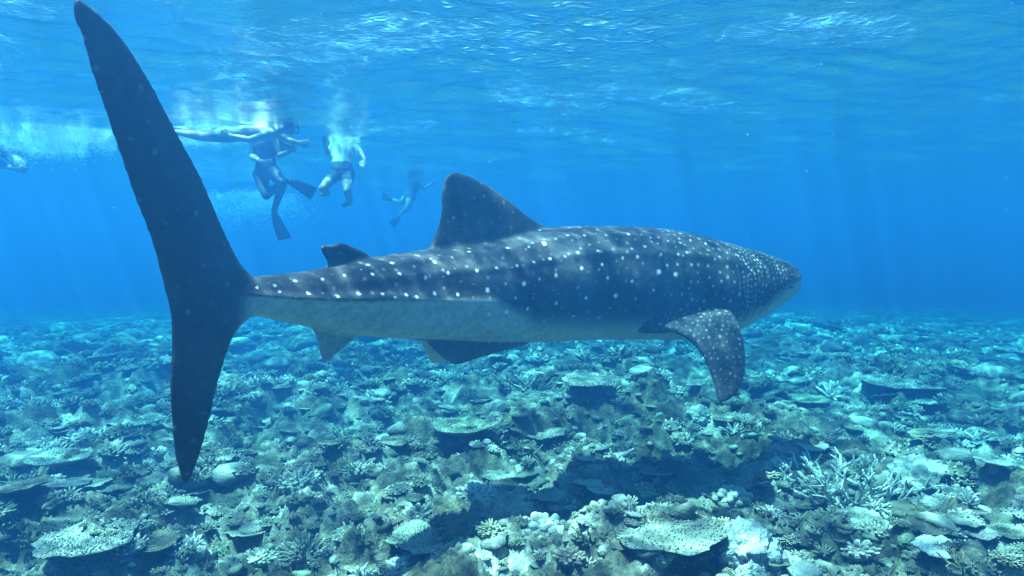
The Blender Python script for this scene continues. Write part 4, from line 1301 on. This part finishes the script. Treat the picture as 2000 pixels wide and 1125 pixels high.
    for s in (-1, 1):
        lv, lf = tube_between(loc(0.118, s * 0.018, 0.024), 0.021, loc(0.118, s * 0.050, 0.024), 0.019, 10, 2)
        link('lens', np_mesh('lens', lv, lf), M['lens'], mk)
    st_v = []
    ring = [loc(0.105 * math.cos(a), 0.086 * math.sin(a), 0.024) for a in np.linspace(-2.75 + math.pi * 0, 2.75, 15)]
    st = merge([tube_between(p_, 0.010, q_, 0.010, 6, 1) for p_, q_ in zip(ring[:-1], ring[1:])])
    link('strap', np_mesh('strap', *st), M['rubber'], mk)
    if snorkel:
        sn = [loc(0.118, 0.0, -0.062), loc(0.10, 0.075, -0.075), loc(0.055, 0.105, -0.03), loc(0.02, 0.11, 0.10), loc(-0.03, 0.115, 0.26)]
        link('snorkel', np_mesh('snorkel', *merge([tube_between(p_, 0.012, q_, 0.012, 8, 2) for p_, q_ in zip(sn[:-1], sn[1:])])), M['rubber'], root)
    # swim fins
    for s in fins_on:
        a = pt['ank_' + s] - o; t_ = pt['toe_' + s] - o; e = pt['fin_' + s] - o
        d = e - t_; L = np.linalg.norm(d); d /= L
        u = np.cross(d, np.array(pt['finw_' + s] - pt['toe_' + s]) if 'finw_' + s in pt else np.array([0.25, 1.0, 0.15])); u /= np.linalg.norm(u)
        n_ = np.cross(d, u)
        parts_ = [tube_between(a * 0.45 + t_ * 0.55, 0.052, t_ + d * 0.06, 0.046, 10, 3)]
        rows = []
        for q in np.linspace(0, 1, 7):
            w_ = 0.055 + 0.055 * q ** 0.7; th_ = 0.022 - 0.015 * q
            c_ = t_ + d * (0.02 + q * (L - 0.02)) + n_ * 0.03 * math.sin(q * 2.0)
            rows.append([c_ - u * w_ + n_ * th_, c_ + u * w_ + n_ * th_, c_ + u * w_ - n_ * th_, c_ - u * w_ - n_ * th_])
        V_ = np.array(rows).reshape(-1, 3); F_ = []
        for r_ in range(6):
            for c_ in range(4):
                k0 = r_ * 4 + c_; k1 = r_ * 4 + (c_ + 1) % 4
                F_ += [(k0, k1, k1 + 4), (k0, k1 + 4, k0 + 4)]
        F_ += [(0, 2, 1), (0, 3, 2), (24, 25, 26), (24, 26, 27)]
        parts_.append((V_, np.array(F_)))
        for sg in (-1, 1):
            p0_ = t_ + u * sg * 0.055; p1_ = e + u * sg * 0.108
            parts_.append(tube_between(p0_, 0.016, p1_, 0.008, 8, 2))
        link('swim_fin', np_mesh('swim_fin', *merge(parts_), smooth=False), M['rubber'], root)
    tag(root, label, 'person', 'swimmers at the surface')
    return root

swimmer('swimmer in a dark suit treading water upright, one fin pointing down', 10.5,
        dict(head=(551, 284, -0.08), neck=(532, 280, 0), chest=(517, 288, 0), pelvis=(520, 330, 0), hip_l=(508, 340, 0.05), hip_r=(533, 336, -0.05),
             sh_l=(496, 274, 0.08), sh_r=(533, 268, -0.12),
             knee_l=(520, 382, -0.12), ank_l=(556, 352, 0.32), toe_l=(575, 358, 0.40), fin_l=(612, 378, 0.62), finw_l=(575, 358, 1.4),
             knee_r=(552, 358, -0.28), ank_r=(535, 412, -0.05), toe_r=(538, 424, -0.02), fin_r=(557, 466, 0.12),
             elb_r=(546, 304, -0.26), wri_r=(566, 296, -0.42), hand_r=(572, 288, -0.46),
             elb_l=(492, 306, -0.05), wri_l=(512, 316, -0.28), hand_l=(530, 318, -0.34)),
        {'trunk': 'suit', 'hips': 'suit', 'thigh': 'suit', 'thigh_top': 'suit', 'calf': 'suit', 'foot': 'rubber', 'neck': 'suit', 'upper_arm': 'suit'}, ('l', 'r'), look=(1, -0.25, -0.1))
swimmer('bare-chested pale swimmer lying flat along the surface above the dark-suited one', 9.75,
        dict(head=(566, 247, 0.0), neck=(546, 254, 0), chest=(523, 258, 0), pelvis=(455, 261, 0), hip_l=(447, 261, 0.1), hip_r=(447, 263, -0.1),
             sh_l=(530, 257, 0.19), sh_r=(528, 261, -0.19), knee_l=(396, 262, 0.1), ank_l=(346, 252, 0.12), toe_l=(328, 251, 0.12), fin_l=(300, 249, 0.2),
             knee_r=(398, 267, -0.1), ank_r=(350, 259, -0.1), toe_r=(332, 257, -0.1), fin_r=(300, 257, -0.1),
             elb_r=(486, 273, -0.3), wri_r=(450, 265, -0.38), hand_r=(426, 257, -0.4), elb_l=(560, 273, 0.3), wri_l=(585, 279, 0.25), hand_l=(600, 279, 0.2)),
        {'hips': 'shorts_pale', 'thigh_top': 'shorts_pale'}, ('l', 'r'), fins_on=(), look=(1, 11, -0.5))
swimmer('swimmer in a pale shirt and dark shorts kicking with bent bare legs', 11.4,
        dict(head=(676, 262, 0.35), neck=(671, 275, 0.26), chest=(668, 290, 0.16), pelvis=(667, 332, 0), hip_l=(658, 338, 0), hip_r=(680, 338, 0.03),
             sh_l=(653, 281, 0.18), sh_r=(688, 282, 0.2),
             knee_l=(630, 368, -0.26), ank_l=(640, 378, 0.14), toe_l=(628, 380, 0.22), fin_l=(600, 366, 0.55),
             knee_r=(678, 372, -0.24), ank_r=(684, 396, 0.06), toe_r=(670, 402, 0.02), fin_r=(650, 408, 0.4),
             elb_l=(641, 301, 0.1), wri_l=(634, 281, 0.0), hand_l=(632, 270, -0.04),
             elb_r=(704, 296, 0.12), wri_r=(712, 312, -0.05), hand_r=(708, 322, -0.1)),
        {'trunk': 'shirt', 'hips': 'shorts', 'thigh_top': 'shorts', 'upper_arm': 'shirt'}, ('l', 'r'), fins_on=(), look=(0.25, 1, -0.1))
swimmer('faint distant swimmer stretched out at a slant behind the dorsal fin', 17.5,
        dict(head=(823, 343, 0.1), neck=(818, 350, 0.05), chest=(813, 357, 0), pelvis=(800, 382, 0), hip_l=(795, 384, 0.1), hip_r=(803, 387, -0.1),
             sh_l=(808, 352, 0.15), sh_r=(818, 358, -0.15), knee_l=(782, 397, 0.1), ank_l=(768, 390, 0.3), toe_l=(763, 388, 0.35), fin_l=(748, 382, 0.5),
             knee_r=(794, 408, -0.2), ank_r=(780, 422, 0.0), toe_r=(776, 428, 0.02), fin_r=(766, 440, 0.1),
             elb_r=(830, 368, -0.25), wri_r=(842, 360, -0.35), hand_r=(848, 355, -0.4), elb_l=(800, 362, 0.25), wri_l=(795, 372, 0.3), hand_l=(794, 380, 0.3)),
        {'trunk': 'suit', 'hips': 'suit', 'foot': 'rubber', 'upper_arm': 'suit'}, ('l', 'r'), voxel=0.012, look=(0.7, 0.3, 0.1))
swimmer('hazy swimmer cut off by the left edge of the picture', 12.0,
        dict(head=(-28, 272, 0.0), neck=(-16, 280, 0), chest=(-4, 287, 0), pelvis=(28, 306, 0), hip_l=(31, 302, 0.1), hip_r=(31, 312, -0.1),
             sh_l=(-10, 280, 0.18), sh_r=(-6, 294, -0.18), knee_l=(48, 322, -0.05), ank_l=(30, 330, 0.3), toe_l=(22, 326, 0.36), fin_l=(-5, 316, 0.6),
             knee_r=(46, 330, -0.3), ank_r=(16, 326, -0.1), toe_r=(8, 322, -0.05), fin_r=(-22, 312, 0.1),
             elb_r=(-26, 306, -0.3), wri_r=(-48, 300, -0.4), hand_r=(-58, 296, -0.4), elb_l=(-26, 276, 0.3), wri_l=(-50, 272, 0.35), hand_l=(-60, 270, 0.35)),
        {'trunk': 'suit', 'hips': 'shorts', 'upper_arm': 'suit'}, ('l', 'r'), voxel=0.012, fins_on=('r',), look=(-1, -0.2, -0.2))

# ================================================================== bubbles, foam and drifting specks
def speckle(name, pts, rad, mat, label, cat, sub=1):
    V = np.array([(1, 0, 0), (-1, 0, 0), (0, 1, 0), (0, -1, 0), (0, 0, 1), (0, 0, -1.0)])
    F = np.array([(0, 2, 4), (2, 1, 4), (1, 3, 4), (3, 0, 4), (2, 0, 5), (1, 2, 5), (3, 1, 5), (0, 3, 5)])
    n = len(pts); nv = len(V)
    VV = (pts[:, None, :] + V[None] * rad[:, None, None]).reshape(-1, 3)
    FF = (F[None] + (np.arange(n) * nv)[:, None, None]).reshape(-1, 3)
    o = link(name, np_mesh(name, VV, FF), mat)
    return tag(o, label, cat, kind='stuff')

def foam_patch(name, x0, x1, Ya, Yb, depth, n, seed, label, r=(0.004, 0.010), top=0.03):
    rg = np.random.default_rng(seed)
    Yv = rg.uniform(Ya, Yb, n * 3); xx = rg.uniform(x0, x1, n * 3)
    X_ = (xx - 1000) / F_PX * Yv
    dens = noise2(X_ * 1.4, Yv * 0.9, seed) + 0.35 * noise2(X_ * 5, Yv * 3, seed + 2)
    e = np.clip((xx - x0) / (x1 - x0), 0, 1); dens += 0.9 * (4 * e * (1 - e)) ** 0.5 - 0.55
    k = np.where(dens > 0.12)[0][:n]
    dz = rg.exponential(depth, len(k)) * (0.5 + np.clip(dens[k], 0, 1))
    sz = SURF_Z + surf_h(X_[k], Yv[k], np.hypot(X_[k], Yv[k]))
    pts = np.stack([X_[k], Yv[k], sz + top * 0 - 0.01 - dz], 1)
    speckle(name, pts, (r[0] + (r[1] - r[0]) * rg.uniform(0, 1, len(k)) ** 2.5), M['foam'], label, 'foam')
foam_patch('foam', -30, 250, 10.0, 12.5, 0.06, 20000, 5, 'white foam stirred up behind the upper tail lobe')
foam_patch('foam', 330, 545, 9.9, 11.6, 0.035, 6000, 9, 'white foam along the surface around the flat-lying swimmer')
foam_patch('foam', 640, 720, 11.0, 12.0, 0.08, 1200, 15, 'small foam around the pale-shirted swimmer')
rg = np.random.default_rng(3)
n = 14000
pts = np.stack([rg.normal(-7.2, 0.75, n), rg.normal(18.0, 0.8, n), SURF_Z - 0.35 - np.abs(rg.normal(0, 0.33, n))], 1)
pts = pts[noise3(pts * 1.3) > -0.18]
speckle('bubble_cloud', pts, rg.uniform(0.006, 0.013, len(pts)), M['foam'], 'glowing cloud of bubbles behind the dark-suited swimmer', 'bubbles')
n = 360
d = rg.uniform(1.2, 9.0, n); a = rg.uniform(R(-42), R(42), n)
pts = np.stack([d * np.sin(a), d * np.cos(a), rg.uniform(0.9, SURF_Z - 0.1, n)], 1)
speckle('drifting_specks', pts, rg.uniform(0.0005, 0.0012, n) * np.sqrt(d), M['foam'], 'tiny pale specks drifting in the water', 'specks', 1)
